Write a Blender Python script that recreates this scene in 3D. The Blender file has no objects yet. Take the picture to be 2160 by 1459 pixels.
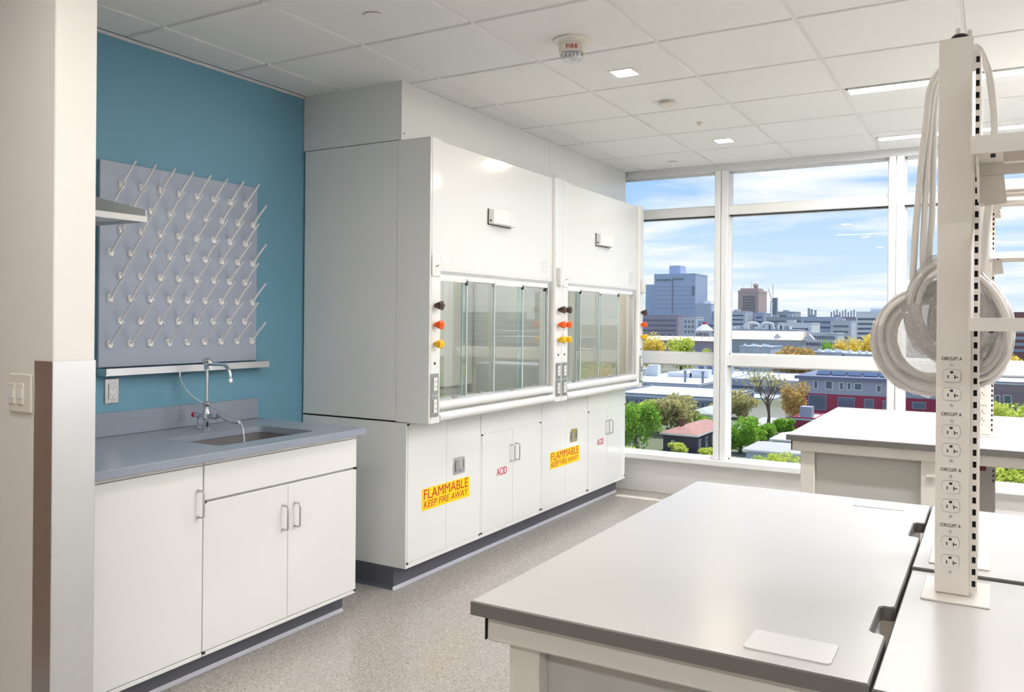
import bpy, bmesh, math, random
from mathutils import Vector, Matrix, Euler
random.seed(7)
scene = bpy.context.scene
col = scene.collection
PI = math.pi

# ------------------------------------------------------------------ camera
CAM_F, CAM_YAW, CAM_ROLL, CAM_CY, CAM_H = 1752.52, 30.117, 0.5, 675.24, 1.4537
def setup_camera():
    cd = bpy.data.cameras.new('camera'); co = bpy.data.objects.new('camera', cd); col.objects.link(co)
    th, ro = math.radians(CAM_YAW), math.radians(CAM_ROLL)
    R = Vector((math.cos(th), math.sin(th), 0)); U = Vector((0, 0, 1)); F = Vector((-math.sin(th), math.cos(th), 0))
    r = R*math.cos(ro) + U*math.sin(ro); u = U*math.cos(ro) - R*math.sin(ro)
    m = Matrix((r, u, -F)).transposed().to_4x4(); m.translation = (0, 0, CAM_H)
    co.matrix_world = m
    cd.sensor_fit = 'HORIZONTAL'; cd.sensor_width = 36.0; cd.lens = 36.0*CAM_F/2160.0
    cd.shift_y = -(729.5-CAM_CY)/2160.0; cd.clip_start = 0.05; cd.clip_end = 6000
    scene.camera = co
setup_camera()

# ------------------------------------------------------------------ colour management / exposure
scene.view_settings.view_transform = 'Standard'; scene.view_settings.look = 'None'
scene.view_settings.gamma = 1.0; scene.view_settings.use_curve_mapping = False
scene.view_settings.exposure = 0.64
LAMP = 43.0          # radiance of the linear ceiling lights
DOWN = 120.0          # radiance of the square downlights
SKY = 0.84
SUN = 4.0

# ------------------------------------------------------------------ sky
def setup_world():
    w = bpy.data.worlds.new('sky'); scene.world = w; w.use_nodes = True
    nt = w.node_tree; N = nt.nodes; L = nt.links; N.clear()
    out = N.new('ShaderNodeOutputWorld'); bg = N.new('ShaderNodeBackground'); bg.inputs[1].default_value = SKY
    tc = N.new('ShaderNodeTexCoord'); sep = N.new('ShaderNodeSeparateXYZ'); L.new(tc.outputs['Generated'], sep.inputs[0])
    ramp = N.new('ShaderNodeValToRGB'); L.new(sep.outputs['Z'], ramp.inputs[0])
    e = ramp.color_ramp.elements
    e[0].position = 0.0; e[0].color = (.60, .68, .76, 1); e[1].position = 1.0; e[1].color = (.16, .36, .80, 1)
    for p, c in ((.04, (.57, .69, .81, 1)), (.10, (.45, .62, .82, 1)), (.17, (.31, .50, .82, 1)), (.4, (.24, .44, .80, 1))):
        k = e.new(p); k.color = c
    def math_(op, a, b=None):
        n = N.new('ShaderNodeMath'); n.operation = op
        for i, v in enumerate((a, b)):
            if v is None: continue
            if isinstance(v, (int, float)): n.inputs[i].default_value = v
            else: L.new(v, n.inputs[i])
        return n.outputs[0]
    zz = math_('MAXIMUM', sep.outputs['Z'], 0.0)
    den = math_('ADD', zz, 0.07)
    cx = math_('DIVIDE', sep.outputs['X'], den); cy = math_('DIVIDE', sep.outputs['Y'], den)
    cmb = N.new('ShaderNodeCombineXYZ'); L.new(cx, cmb.inputs[0]); L.new(cy, cmb.inputs[1])
    mp = N.new('ShaderNodeMapping'); mp.inputs['Scale'].default_value = (.55, .9, 1); mp.inputs['Location'].default_value = (1.7, 4.1, 2.3)
    L.new(cmb.outputs[0], mp.inputs[0])
    nz = N.new('ShaderNodeTexNoise'); nz.inputs['Scale'].default_value = 1.0; nz.inputs['Detail'].default_value = 6; nz.inputs['Roughness'].default_value = .58
    nz.inputs['Distortion'].default_value = .35
    L.new(mp.outputs[0], nz.inputs['Vector'])
    cr = N.new('ShaderNodeValToRGB'); cr.color_ramp.elements[0].position = .44; cr.color_ramp.elements[1].position = .61
    L.new(nz.outputs[0], cr.inputs[0])
    mix = N.new('ShaderNodeMixRGB'); L.new(cr.outputs[0], mix.inputs[0]); L.new(ramp.outputs[0], mix.inputs[1]); mix.inputs[2].default_value = (.80, .82, .85, 1)
    L.new(mix.outputs[0], bg.inputs[0]); L.new(bg.outputs[0], out.inputs[0])
setup_world()
sd = bpy.data.lights.new('sun', 'SUN'); sd.energy = SUN; sd.angle = math.radians(.6); sd.color = (1, .95, .86)
so = bpy.data.objects.new('sun', sd); col.objects.link(so); so.location = (30, 60, 80)
sun_az, sun_el = math.radians(24), math.radians(66)      # from in front of the windows, a little to the right, high
sdir = Vector((math.sin(sun_az)*math.cos(sun_el), math.cos(sun_az)*math.cos(sun_el), math.sin(sun_el)))
so.rotation_euler = sdir.to_track_quat('Z', 'Y').to_euler()
scene.cycles.use_denoising = True
scene.cycles.sample_clamp_indirect = 8.0
scene.cycles.max_bounces = 6; scene.cycles.diffuse_bounces = 3; scene.cycles.glossy_bounces = 3; scene.cycles.transmission_bounces = 4; scene.cycles.transparent_max_bounces = 14
scene.cycles.caustics_reflective = False; scene.cycles.caustics_refractive = False
scene.cycles.use_adaptive_sampling = True; scene.cycles.adaptive_threshold = .08

# ------------------------------------------------------------------ materials
def lin(c):
    return tuple((v/255/12.92) if v/255 <= .04045 else ((v/255+.055)/1.055)**2.4 for v in c)
MATS = {}
def pm(name, rgb, rough=.5, metal=0.0, spec=.5, noise=None, bump=0.0, bscale=200, trans=0.0, coat=0.0, raw=False):
    """Principled material; noise=(scale, amount, rgb2) mixes in a second colour by a noise texture."""
    if name in MATS: return MATS[name]
    m = bpy.data.materials.new(name); m.use_nodes = True; nt = m.node_tree; b = nt.nodes['Principled BSDF']
    c = rgb if raw else lin(rgb)
    b.inputs['Base Color'].default_value = (*c, 1); b.inputs['Roughness'].default_value = rough; b.inputs['Metallic'].default_value = metal
    b.inputs['Specular IOR Level'].default_value = spec
    if coat: b.inputs['Coat Weight'].default_value = coat; b.inputs['Coat Roughness'].default_value = .08
    tc = nt.nodes.new('ShaderNodeTexCoord')
    if noise:
        s, amt, c2 = noise
        n = nt.nodes.new('ShaderNodeTexNoise'); n.inputs['Scale'].default_value = s; n.inputs['Detail'].default_value = 5
        nt.links.new(tc.outputs['Object'], n.inputs['Vector'])
        r = nt.nodes.new('ShaderNodeValToRGB'); r.color_ramp.elements[0].position = .5-.5*(1-amt)*.6; r.color_ramp.elements[1].position = .5+.5*(1-amt)*.6+.02
        r.color_ramp.elements[0].color = (*c, 1); r.color_ramp.elements[1].color = (*lin(c2), 1)
        nt.links.new(n.outputs[0], r.inputs[0]); nt.links.new(r.outputs[0], b.inputs['Base Color'])
    if bump:
        n = nt.nodes.new('ShaderNodeTexNoise'); n.inputs['Scale'].default_value = bscale; n.inputs['Detail'].default_value = 3
        nt.links.new(tc.outputs['Object'], n.inputs['Vector'])
        bp = nt.nodes.new('ShaderNodeBump'); bp.inputs['Strength'].default_value = bump; bp.inputs['Distance'].default_value = .002
        nt.links.new(n.outputs[0], bp.inputs['Height']); nt.links.new(bp.outputs[0], b.inputs['Normal'])
    MATS[name] = m; return m
def emis(name, rgb, s):
    if name in MATS: return MATS[name]
    m = bpy.data.materials.new(name); m.use_nodes = True; nt = m.node_tree; nt.nodes.clear()
    o = nt.nodes.new('ShaderNodeOutputMaterial'); e = nt.nodes.new('ShaderNodeEmission'); e.inputs[0].default_value = (*rgb, 1); e.inputs[1].default_value = s
    nt.links.new(e.outputs[0], o.inputs[0]); MATS[name] = m; return m
def schlick(N, L, f0):
    """fresnel factor from the angle to the normal, the same on both faces of a thin sheet"""
    ge = N.new('ShaderNodeNewGeometry'); dp = N.new('ShaderNodeVectorMath'); dp.operation = 'DOT_PRODUCT'; L.new(ge.outputs['Incoming'], dp.inputs[0]); L.new(ge.outputs['Normal'], dp.inputs[1])
    def mt(op, a, b=0.0):
        n = N.new('ShaderNodeMath'); n.operation = op
        for i, v in enumerate((a, b)):
            if isinstance(v, (int, float)): n.inputs[i].default_value = v
            else: L.new(v, n.inputs[i])
        return n.outputs[0]
    return mt('ADD', mt('MULTIPLY', mt('POWER', mt('SUBTRACT', 1.0, mt('ABSOLUTE', dp.outputs['Value'])), 5.0), 1-f0), f0)
def glass(name, tint=(1, 1, 1), ior=1.5, rough=0.0, extra=0.0):
    """thin pane: fresnel reflection over a clear tinted see-through"""
    if name in MATS: return MATS[name]
    m = bpy.data.materials.new(name); m.use_nodes = True; nt = m.node_tree; nt.nodes.clear(); N = nt.nodes; L = nt.links
    o = N.new('ShaderNodeOutputMaterial'); t = N.new('ShaderNodeBsdfTransparent'); t.inputs[0].default_value = (*tint, 1)
    g = N.new('ShaderNodeBsdfGlossy'); g.inputs['Roughness'].default_value = rough
    fac = schlick(N, L, ((ior-1)/(ior+1))**2)
    if extra:
        a = N.new('ShaderNodeMath'); a.operation = 'ADD'; a.inputs[1].default_value = extra; L.new(fac, a.inputs[0]); fac = a.outputs[0]
    mx = N.new('ShaderNodeMixShader'); L.new(fac, mx.inputs[0]); L.new(t.outputs[0], mx.inputs[1]); L.new(g.outputs[0], mx.inputs[2]); L.new(mx.outputs[0], o.inputs[0])
    MATS[name] = m; return m
def terrazzo():
    m = bpy.data.materials.new('floor_vinyl'); m.use_nodes = True; nt = m.node_tree; N = nt.nodes; L = nt.links; b = N['Principled BSDF']
    b.inputs['Roughness'].default_value = .22; b.inputs['Specular IOR Level'].default_value = .45
    tc = N.new('ShaderNodeTexCoord')
    v = N.new('ShaderNodeTexVoronoi'); v.inputs['Scale'].default_value = 210; L.new(tc.outputs['Object'], v.inputs['Vector'])
    s = N.new('ShaderNodeSeparateColor'); L.new(v.outputs['Color'], s.inputs[0])
    r = N.new('ShaderNodeValToRGB'); r.color_ramp.interpolation = 'CONSTANT'
    e = r.color_ramp.elements; base = (*lin((174, 168, 162)), 1)
    e[0].position = 0; e[0].color = (*lin((146, 137, 129)), 1); e[1].position = .10; e[1].color = base
    for p, c in ((.55, (178, 173, 168)), (.80, (186, 179, 172)), (.92, (204, 199, 193))):
        k = e.new(p); k.color = (*lin(c), 1)
    L.new(s.outputs[0], r.inputs[0]); L.new(r.outputs[0], b.inputs['Base Color'])
    MATS['floor_vinyl'] = m; return m
WHITE = pm('white_enamel', (236, 237, 236), .12, spec=.5)
WHITE2 = pm('white_laminate', (235, 235, 234), .35)
PAINT = pm('white_wall_paint', (236, 233, 229), .6)
BLUE = pm('blue_wall_paint', (112, 164, 188), .55)
TILE = pm('ceiling_tile_board', (243, 243, 242), .85)
GRIDM = pm('ceiling_grid_white', (236, 236, 235), .5)
FLOOR = terrazzo()
EPOXY = pm('grey_epoxy_resin', (148, 157, 173), .3, noise=(260, .5, (153, 161, 177)))
BOARD = pm('grey_peg_board', (166, 176, 195), .4, noise=(240, .5, (171, 180, 198)))
PEGM = pm('white_peg_plastic', (250, 250, 250), .3)
BENCH = pm('bench_top_laminate', (202, 200, 198), .26, spec=.6)
EDGE = pm('bench_edge_core', (112, 110, 107), .45)
FRAME = pm('bench_frame_enamel', (232, 228, 221), .35)
PANEL = pm('bench_panel_grey', (196, 194, 189), .45)
POSTM = pm('post_enamel_warm_white', (236, 230, 223), .35)
ALU = pm('window_frame_white', (236, 238, 240), .35)
STEEL = pm('brushed_steel', (200, 200, 200), .3, metal=1.0)
STEELW = pm('satin_stainless', (222, 223, 225), .42, metal=1.0)
CHROME = pm('chrome', (222, 224, 228), .06, metal=1.0)
BLACK = pm('black_rubber', (24, 23, 22), .5)
DARK = pm('dark_gap', (52, 50, 48), .6)
BASEV = pm('slate_vinyl_base', (92, 94, 104), .4)
BASEL = pm('light_cove_edge', (196, 196, 206), .35)
ORANGE = pm('orange_plastic', (246, 96, 22), .25)
YELLOW = pm('yellow_plastic', (246, 194, 14), .25)
BROWN = pm('brown_plastic', (78, 58, 50), .25)
RED = pm('red_plastic', (196, 22, 28), .3)
REDP = pm('red_print', (206, 40, 36), .5)
CRIM = pm('crimson_print', (200, 36, 72), .5)
SIGNY = pm('sign_yellow', (253, 222, 0), .45)
INK = pm('black_print', (34, 32, 32), .6)
CREAM = pm('cream_plastic', (234, 229, 220), .4)
REDSOCK = pm('dark_red_socket', (122, 38, 42), .4)
CORD = pm('white_cord', (232, 229, 224), .45)
COILC = pm('bagged_cord', (238, 232, 226), .45)
LINER = pm('hood_liner_grey', (200, 197, 189), .6)
GLASSW = glass('window_glass', (.985, .99, .988), 1.25)
GLASSS = glass('sash_glass', (.94, .98, .97), 2.1)
GEDGE = pm('glass_edge_strip', (214, 226, 226), .2)
LAMPM = emis('linear_lamp_diffuser', (1.0, .985, .965), LAMP)
DOWNM = emis('square_lamp_lens', (1.0, .90, .74), DOWN)
WOOD = pm('warm_wood_veneer', (128, 84, 44), .4, noise=(6, .4, (108, 68, 34)))
def bag_mat():
    m = bpy.data.materials.new('clear_plastic_bag'); m.use_nodes = True; nt = m.node_tree; nt.nodes.clear(); N = nt.nodes; L = nt.links
    o = N.new('ShaderNodeOutputMaterial'); t = N.new('ShaderNodeBsdfTransparent'); t.inputs[0].default_value = (.97, .97, .97, 1)
    d = N.new('ShaderNodeBsdfDiffuse'); d.inputs[0].default_value = (.9, .89, .87, 1); tl = N.new('ShaderNodeBsdfTranslucent'); tl.inputs[0].default_value = (.9, .89, .87, 1)
    g = N.new('ShaderNodeBsdfGlossy'); g.inputs['Roughness'].default_value = .08
    tc = N.new('ShaderNodeTexCoord'); nz = N.new('ShaderNodeTexNoise'); nz.inputs['Scale'].default_value = 38; nz.inputs['Detail'].default_value = 3; nz.inputs['Distortion'].default_value = 1.5; L.new(tc.outputs['Object'], nz.inputs['Vector'])
    bp = N.new('ShaderNodeBump'); bp.inputs['Strength'].default_value = .9; bp.inputs['Distance'].default_value = .02; L.new(nz.outputs[0], bp.inputs['Height']); L.new(bp.outputs[0], g.inputs['Normal']); L.new(bp.outputs[0], d.inputs['Normal'])
    a = N.new('ShaderNodeMixShader'); a.inputs[0].default_value = .5; L.new(d.outputs[0], a.inputs[1]); L.new(tl.outputs[0], a.inputs[2])
    b = N.new('ShaderNodeMixShader'); b.inputs[0].default_value = .24; L.new(t.outputs[0], b.inputs[1]); L.new(a.outputs[0], b.inputs[2])
    c = N.new('ShaderNodeMixShader'); L.new(schlick(N, L, .12), c.inputs[0]); L.new(b.outputs[0], c.inputs[1]); L.new(g.outputs[0], c.inputs[2]); L.new(c.outputs[0], o.inputs[0])
    return m
BAG = bag_mat()

# ------------------------------------------------------------------ mesh helpers
class MB:
    def __init__(s): s.v = []; s.f = []; s.m = []
    def add(s, vs, fs, mi=0):
        o = len(s.v); s.v += [tuple(v) for v in vs]; s.f += [tuple(i+o for i in f) for f in fs]; s.m += [mi]*len(fs); return s
    def box(s, x0, x1, y0, y1, z0, z1, mi=0):
        if x0 > x1: x0, x1 = x1, x0
        if y0 > y1: y0, y1 = y1, y0
        if z0 > z1: z0, z1 = z1, z0
        return s.add([(x0,y0,z0),(x1,y0,z0),(x1,y1,z0),(x0,y1,z0),(x0,y0,z1),(x1,y0,z1),(x1,y1,z1),(x0,y1,z1)],
                     [(0,3,2,1),(4,5,6,7),(0,1,5,4),(1,2,6,5),(2,3,7,6),(3,0,4,7)], mi)
    def cbox(s, x0, x1, y0, y1, z0, z1, b=.002):
        """box with chamfered edges"""
        if x0 > x1: x0, x1 = x1, x0
        if y0 > y1: y0, y1 = y1, y0
        if z0 > z1: z0, z1 = z1, z0
        b = min(b, (x1-x0)*.45, (y1-y0)*.45, (z1-z0)*.45)
        bm = bmesh.new(); bmesh.ops.create_cube(bm, size=1)
        for v in bm.verts:
            v.co = (x0 if v.co.x < 0 else x1, y0 if v.co.y < 0 else y1, z0 if v.co.z < 0 else z1)
        bmesh.ops.bevel(bm, geom=list(bm.edges), offset=b, segments=1, affect='EDGES')
        s.bm(bm); return s
    def bm(s, bm, mi=0):
        bm.verts.index_update(); s.add([v.co[:] for v in bm.verts], [[v.index for v in f.verts] for f in bm.faces], mi); bm.free(); return s
    def cyl(s, p0, p1, r0, r1=None, n=16, caps=True, mi=0):
        r1 = r0 if r1 is None else r1; p0 = Vector(p0); p1 = Vector(p1); d = (p1-p0).normalized()
        a = d.orthogonal().normalized(); b = d.cross(a); vs = []
        for p, r in ((p0, r0), (p1, r1)):
            for i in range(n):
                t = 2*PI*i/n; vs.append(p+a*math.cos(t)*r+b*math.sin(t)*r)
        fs = [(i, (i+1) % n, n+(i+1) % n, n+i) for i in range(n)]
        if caps: fs += [tuple(range(n-1, -1, -1)), tuple(range(n, 2*n))]
        return s.add(vs, fs, mi)
    def tube(s, pts, r, n=10, caps=True, mi=0):
        pts = [Vector(p) for p in pts]; rs = r if isinstance(r, (list, tuple)) else [r]*len(pts)
        t0 = (pts[1]-pts[0]).normalized(); a = t0.orthogonal().normalized(); vs = []
        for i, p in enumerate(pts):
            t = (pts[min(i+1, len(pts)-1)]-pts[max(i-1, 0)]).normalized()
            a = (a-t*a.dot(t)); a = a.normalized() if a.length > 1e-6 else t.orthogonal().normalized(); b = t.cross(a)
            for k in range(n):
                q = 2*PI*k/n; vs.append(p+(a*math.cos(q)+b*math.sin(q))*rs[i])
        fs = []
        for i in range(len(pts)-1):
            for k in range(n): fs.append((i*n+k, i*n+(k+1) % n, (i+1)*n+(k+1) % n, (i+1)*n+k))
        if caps: fs += [tuple(range(n-1, -1, -1)), tuple(range((len(pts)-1)*n, len(pts)*n))]
        return s.add(vs, fs, mi)
    def lathe(s, prof, c=(0,0,0), axis='z', n=20, mi=0):
        """prof: list of (radius, height)"""
        vs = []; m = len(prof)
        for r, h in prof:
            for i in range(n):
                t = 2*PI*i/n; x, y = r*math.cos(t), r*math.sin(t)
                p = {'z': (x, y, h), 'x': (h, x, y), 'y': (y, h, x)}[axis]; vs.append((p[0]+c[0], p[1]+c[1], p[2]+c[2]))
        fs = [(j*n+i, j*n+(i+1) % n, (j+1)*n+(i+1) % n, (j+1)*n+i) for j in range(m-1) for i in range(n)]
        fs += [tuple(range(n-1, -1, -1)), tuple(range((m-1)*n, m*n))]
        return s.add(vs, fs, mi)
    def prism(s, poly, axis, a0, a1, mi=0):
        """extrude a 2D polygon along an axis; poly in the other two axes in cyclic order"""
        def P(u, v, w): return {'z': (u, v, w), 'x': (w, u, v), 'y': (u, w, v)}[axis]
        n = len(poly); vs = [P(u, v, a0) for u, v in poly]+[P(u, v, a1) for u, v in poly]
        fs = [tuple(range(n-1, -1, -1)), tuple(range(n, 2*n))]+[(i, (i+1) % n, n+(i+1) % n, n+i) for i in range(n)]
        return s.add(vs, fs, mi)
    def quad(s, a, b, c, d, mi=0): return s.add([a, b, c, d], [(0, 1, 2, 3)], mi)
    def mesh(s, name, mats, smooth=False):
        me = bpy.data.meshes.new(name); me.from_pydata(s.v, [], s.f)
        for mt in (mats if isinstance(mats, (list, tuple)) else [mats]): me.materials.append(mt)
        for p, i in zip(me.polygons, s.m): p.material_index = i
        b = bmesh.new(); b.from_mesh(me); bmesh.ops.recalc_face_normals(b, faces=b.faces)
        if smooth:
            for f in b.faces: f.smooth = True
            for e in b.edges:
                if len(e.link_faces) == 2 and e.calc_face_angle(0) > .7: e.smooth = False
        b.to_mesh(me); b.free(); return me
def link(name, me, parent=None, loc=None):
    o = bpy.data.objects.new(name, me); col.objects.link(o)
    if parent is not None:
        o.parent = parent
        # geometry is written in world coordinates: undo the parents' offset
        o.location = (Vector(loc) if loc is not None else Vector((0, 0, 0)))-(root_of(parent))
    elif loc is not None: o.location = loc
    return o
def root_of(p):
    t = Vector((0, 0, 0))
    while p is not None: t += p.location; p = p.parent
    return t
def obj(name, mb, mats, parent=None, smooth=False, loc=None): return link(name, mb.mesh(name, mats, smooth), parent, loc)
def tag(o, label, cat, group=None, kind=None):
    o['label'] = label; o['category'] = cat
    if group: o['group'] = group
    if kind: o['kind'] = kind
    return o
def thing(name, label, cat, loc, group=None):
    o = bpy.data.objects.new(name, None); col.objects.link(o); o.location = loc; o.empty_display_size = .05
    return tag(o, label, cat, group)
def struct(name, mb, mats, parent=None, smooth=False):
    o = obj(name, mb, mats, parent, smooth)
    if parent is None: o['kind'] = 'structure'
    return o
def sroot(name, loc):
    o = bpy.data.objects.new(name, None); col.objects.link(o); o.location = loc; o['kind'] = 'structure'; return o
TO_PX = Matrix(((0,0,1),(1,0,0),(0,1,0)))     # text on a face whose normal is +X
TO_NY = Matrix(((1,0,0),(0,0,-1),(0,1,0)))    # text on a face whose normal is -Y
def text_mb(body, size, rot, at, depth=.0006, shear=0, sx=1.0, align='CENTER', space=1.0, width=None, bold=0.0):
    cu = bpy.data.curves.new('t', 'FONT'); cu.body = body; cu.size = size; cu.extrude = depth; cu.shear = shear; cu.align_x = align; cu.align_y = 'CENTER'; cu.space_character = space; cu.resolution_u = 3; cu.offset = bold
    o = bpy.data.objects.new('t', cu); col.objects.link(o)
    me = bpy.data.meshes.new_from_object(o.evaluated_get(bpy.context.evaluated_depsgraph_get()))
    bpy.data.objects.remove(o); bpy.data.curves.remove(cu)
    mb = MB(); at = Vector(at)
    if width:
        xs_ = [v.co.x for v in me.vertices]; sx = width/(max(xs_)-min(xs_)); off = (max(xs_)+min(xs_))/2
        for v in me.vertices: v.co.x -= off
    mb.add([rot @ Vector((v.co.x*sx, v.co.y, v.co.z)) + at for v in me.vertices], [tuple(p.vertices) for p in me.polygons])
    bpy.data.meshes.remove(me); return mb
def rrect(cx, cy, w, h, r, n=4):
    pts = []
    for sx, sy, a0 in ((1, 1, 0), (-1, 1, 90), (-1, -1, 180), (1, -1, 270)):
        for i in range(n+1):
            a = math.radians(a0+90*i/n); pts.append((cx+sx*(w/2-r)+r*math.cos(a), cy+sy*(h/2-r)+r*math.sin(a)))
    return pts
def handle_mb(c, span, out, r, normal='x'):
    """U-shaped pull; vertical, standing off a +X face at point c"""
    x, y, z = c; h = span/2; k = .012; pts = [(x, y, z+h), (x+out-k, y, z+h)]
    for i in range(1, 5):
        a = PI/2*i/4; pts.append((x+out-k+k*math.sin(a), y, z+h-k+k*math.cos(a)))
    for i in range(1, 5):
        a = PI/2*i/4; pts.append((x+out-k+k*math.cos(a), y, z-h+k-k*math.sin(a)))
    pts.append((x, y, z-h)); return MB().tube(pts, r, 8)

# ================================================================== THE ROOM
XW = -3.4606; HC = 2.736; YW = 6.752; XR = 5.2; YB = -3.2
struct('floor', MB().box(-4.8, XR, YB, YW+.12, -.15, 0), FLOOR)
struct('wall_left', MB().box(XW-.15, XW, 1.599, YW+.12, 0, HC+.1), BLUE)
struct('wall_partition', MB().cbox(-4.8, -2.44, 1.465, 1.599, 0, HC+.1, .003), PAINT)
struct('wall_entry', MB().box(XW-.15, XW, YB, 1.465, 0, HC+.1), PAINT)
struct('wall_back', MB().box(-4.8, XR, YB-.15, YB, 0, HC+.1), PAINT)
struct('wall_right', MB().box(XR, XR+.15, YB, YW+.12, 0, HC+.1), PAINT)
struct('trim_1', MB().box(XW, XW+.012, 1.6, 3.54, HC-.016, HC-.004), GRIDM)
# wooden door on the entry wall, behind the camera's left
d = struct('door_1', MB().cbox(XW, XW+.045, -.75, 1.2, .01, 2.3, .003), WOOD)
obj('door_handle', MB().tube([(XW+.045, 1.08, 1.0), (XW+.10, 1.08, 1.0), (XW+.10, .96, 1.0)], .01, 8), STEEL, d)

# ceiling: exposed grid with tegular tiles proud of it
GX0, GY0, GP = -1.955, 2.39, .6096
ceil = struct('ceiling', MB().box(-4.8, XR, YB, YW+.12, HC+.004, HC+.1), GRIDM)
def tile_mesh(w, l):
    mb = MB(); b = .004; g = .009; x0, x1, y0, y1 = g, w-g, g, l-g; z1, z0 = .006, -.005
    vs = [(x0,y0,z1),(x1,y0,z1),(x1,y1,z1),(x0,y1,z1),(x0+b,y0+b,z0),(x1-b,y0+b,z0),(x1-b,y1-b,z0),(x0+b,y1-b,z0)]
    mb.add(vs, [(4,7,6,5),(0,1,5,4),(1,2,6,5),(2,3,7,6),(3,0,4,7)]); return mb.mesh('ceiling_tile', TILE)
_tm = {}
ix0 = math.floor((XW-GX0)/GP); ix1 = math.ceil((XR-GX0)/GP); iy0 = math.floor((YB-GY0)/GP); iy1 = math.ceil((YW-.07-GY0)/GP)
for i in range(ix0, ix1):
    for j in range(iy0, iy1):
        x0 = max(GX0+i*GP, XW+.012); x1 = min(GX0+(i+1)*GP, XR); y0 = max(GY0+j*GP, YB); y1 = min(GY0+(j+1)*GP, YW-.06)
        if x1-x0 < .05 or y1-y0 < .05: continue
        if x1 < -2.75 and y0 > 3.6: continue
        k = (round(x1-x0, 3), round(y1-y0, 3))
        if k not in _tm: _tm[k] = tile_mesh(*k)
        link('ceiling_tile', _tm[k], ceil, (x0, y0, HC))

# window wall: bays of three stacked panes
struct('wall_far', MB().cbox(-2.95, XR, YW-.02, YW+.12, 0, .29, .003), WHITE2)
struct('trim_2', MB().cbox(-2.95, XR, YW-.115, YW+.12, .29, .335, .004), ALU)
struct('trim_3', MB().cbox(-2.95, XR, YW-.06, YW+.12, HC-.055, HC+.05, .003), ALU)
struct('wall_column', MB().box(XW, -2.90, YW-.03, YW+.12, 0, HC+.05), PAINT)
BAYS = [-2.90, -1.922, -.626, .67, 1.966, 3.262, 4.558, XR+.05]
for n in range(len(BAYS)-1):
    a, b = BAYS[n], BAYS[n+1]; root = sroot('window_%d' % (n+1), ((a+b)/2, YW, .335))
    ml = a+.052 if n else a
    for nm, z0, z1 in (('pane', .335, 1.10), ('pane', 1.19, 2.325), ('pane', 2.40, HC-.055)):
        mb = MB(); mb.box(ml, b-.052, YW+.03, YW+.042, z0, z1); obj('pane', mb, GLASSW, root)
        # thin glazing bead round the pane
        g = MB(); t = .012
        for bx in ((ml, ml+t, z0, z1), (b-.052-t, b-.052, z0, z1), (ml, b-.052, z0, z0+t), (ml, b-.052, z1-t, z1)):
            g.box(bx[0], bx[1], YW+.012, YW+.046, bx[2], bx[3])
        obj('glazing_bead', g, ALU, root)
        if z0 < 2.3 and z0 > 1: obj('dark_strip', MB().box(ml, b-.052, YW-.006, YW+.012, z1-.008, z1), DARK, root)  # thin dark strip along the top of the middle pane
    obj('transom', MB().cbox(ml, b-.052, YW-.04, YW+.1, 1.10, 1.19, .004), ALU, root)
    obj('transom', MB().cbox(ml, b-.052, YW-.04, YW+.1, 2.325, 2.40, .004), ALU, root)
    m = MB(); m.cbox(b-.052, b-.004, YW-.075, YW+.1, .335, HC-.05, .004); m.cbox(b+.001, b+.052, YW-.075, YW+.1, .335, HC-.05, .004); m.box(b-.004, b+.001, YW-.06, YW+.1, .335, HC-.05)
    obj('mullion', m, ALU, root)
struct('added_overhang', MB().box(-8, 9, YW+.12, YW+.87, HC+.22, HC+.5), PAINT)     # unseen overhang added to shade the upper panes

# ================================================================== partition end: steel corner guard, switch plate
g = thing('corner_guard', 'tall brushed steel guard wrapping the end of the white partition wall', 'corner guard', (-2.44, 1.53, 0))
obj('face_plate', MB().cbox(-2.4395, -2.4375, 1.4625, 1.601, .12, 1.318, .0006), STEELW, g)
obj('return_leg', MB().cbox(-2.532, -2.4375, 1.4622, 1.4645, .12, 1.318, .0006), STEELW, g)
obj('return_leg', MB().cbox(-2.532, -2.4375, 1.5995, 1.6015, .12, 1.318, .0006), STEELW, g)
struct('baseboard_partition', MB().cbox(-4.7, -2.43, 1.455, 1.61, 0, .10, .004), BASEV)
s = thing('light_switch', 'cream double light switch plate on the beige partition wall', 'light switch', (-2.60, 1.465, 1.216))
obj('cover_plate', MB().cbox(-2.660, -2.538, 1.456, 1.465, 1.156, 1.276, .004), CREAM, s)
for k, cx in enumerate((-2.637, -2.590)):
    ro = obj('rocker', MB().cbox(cx-.016, cx+.016, 1.452, 1.457, 1.181, 1.2465, .002), CREAM, s)
    obj('rocker_insert', MB().cbox(cx-.013, cx+.013, 1.450, 1.453, 1.200, 1.228, .001), WHITE2, ro)

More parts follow.
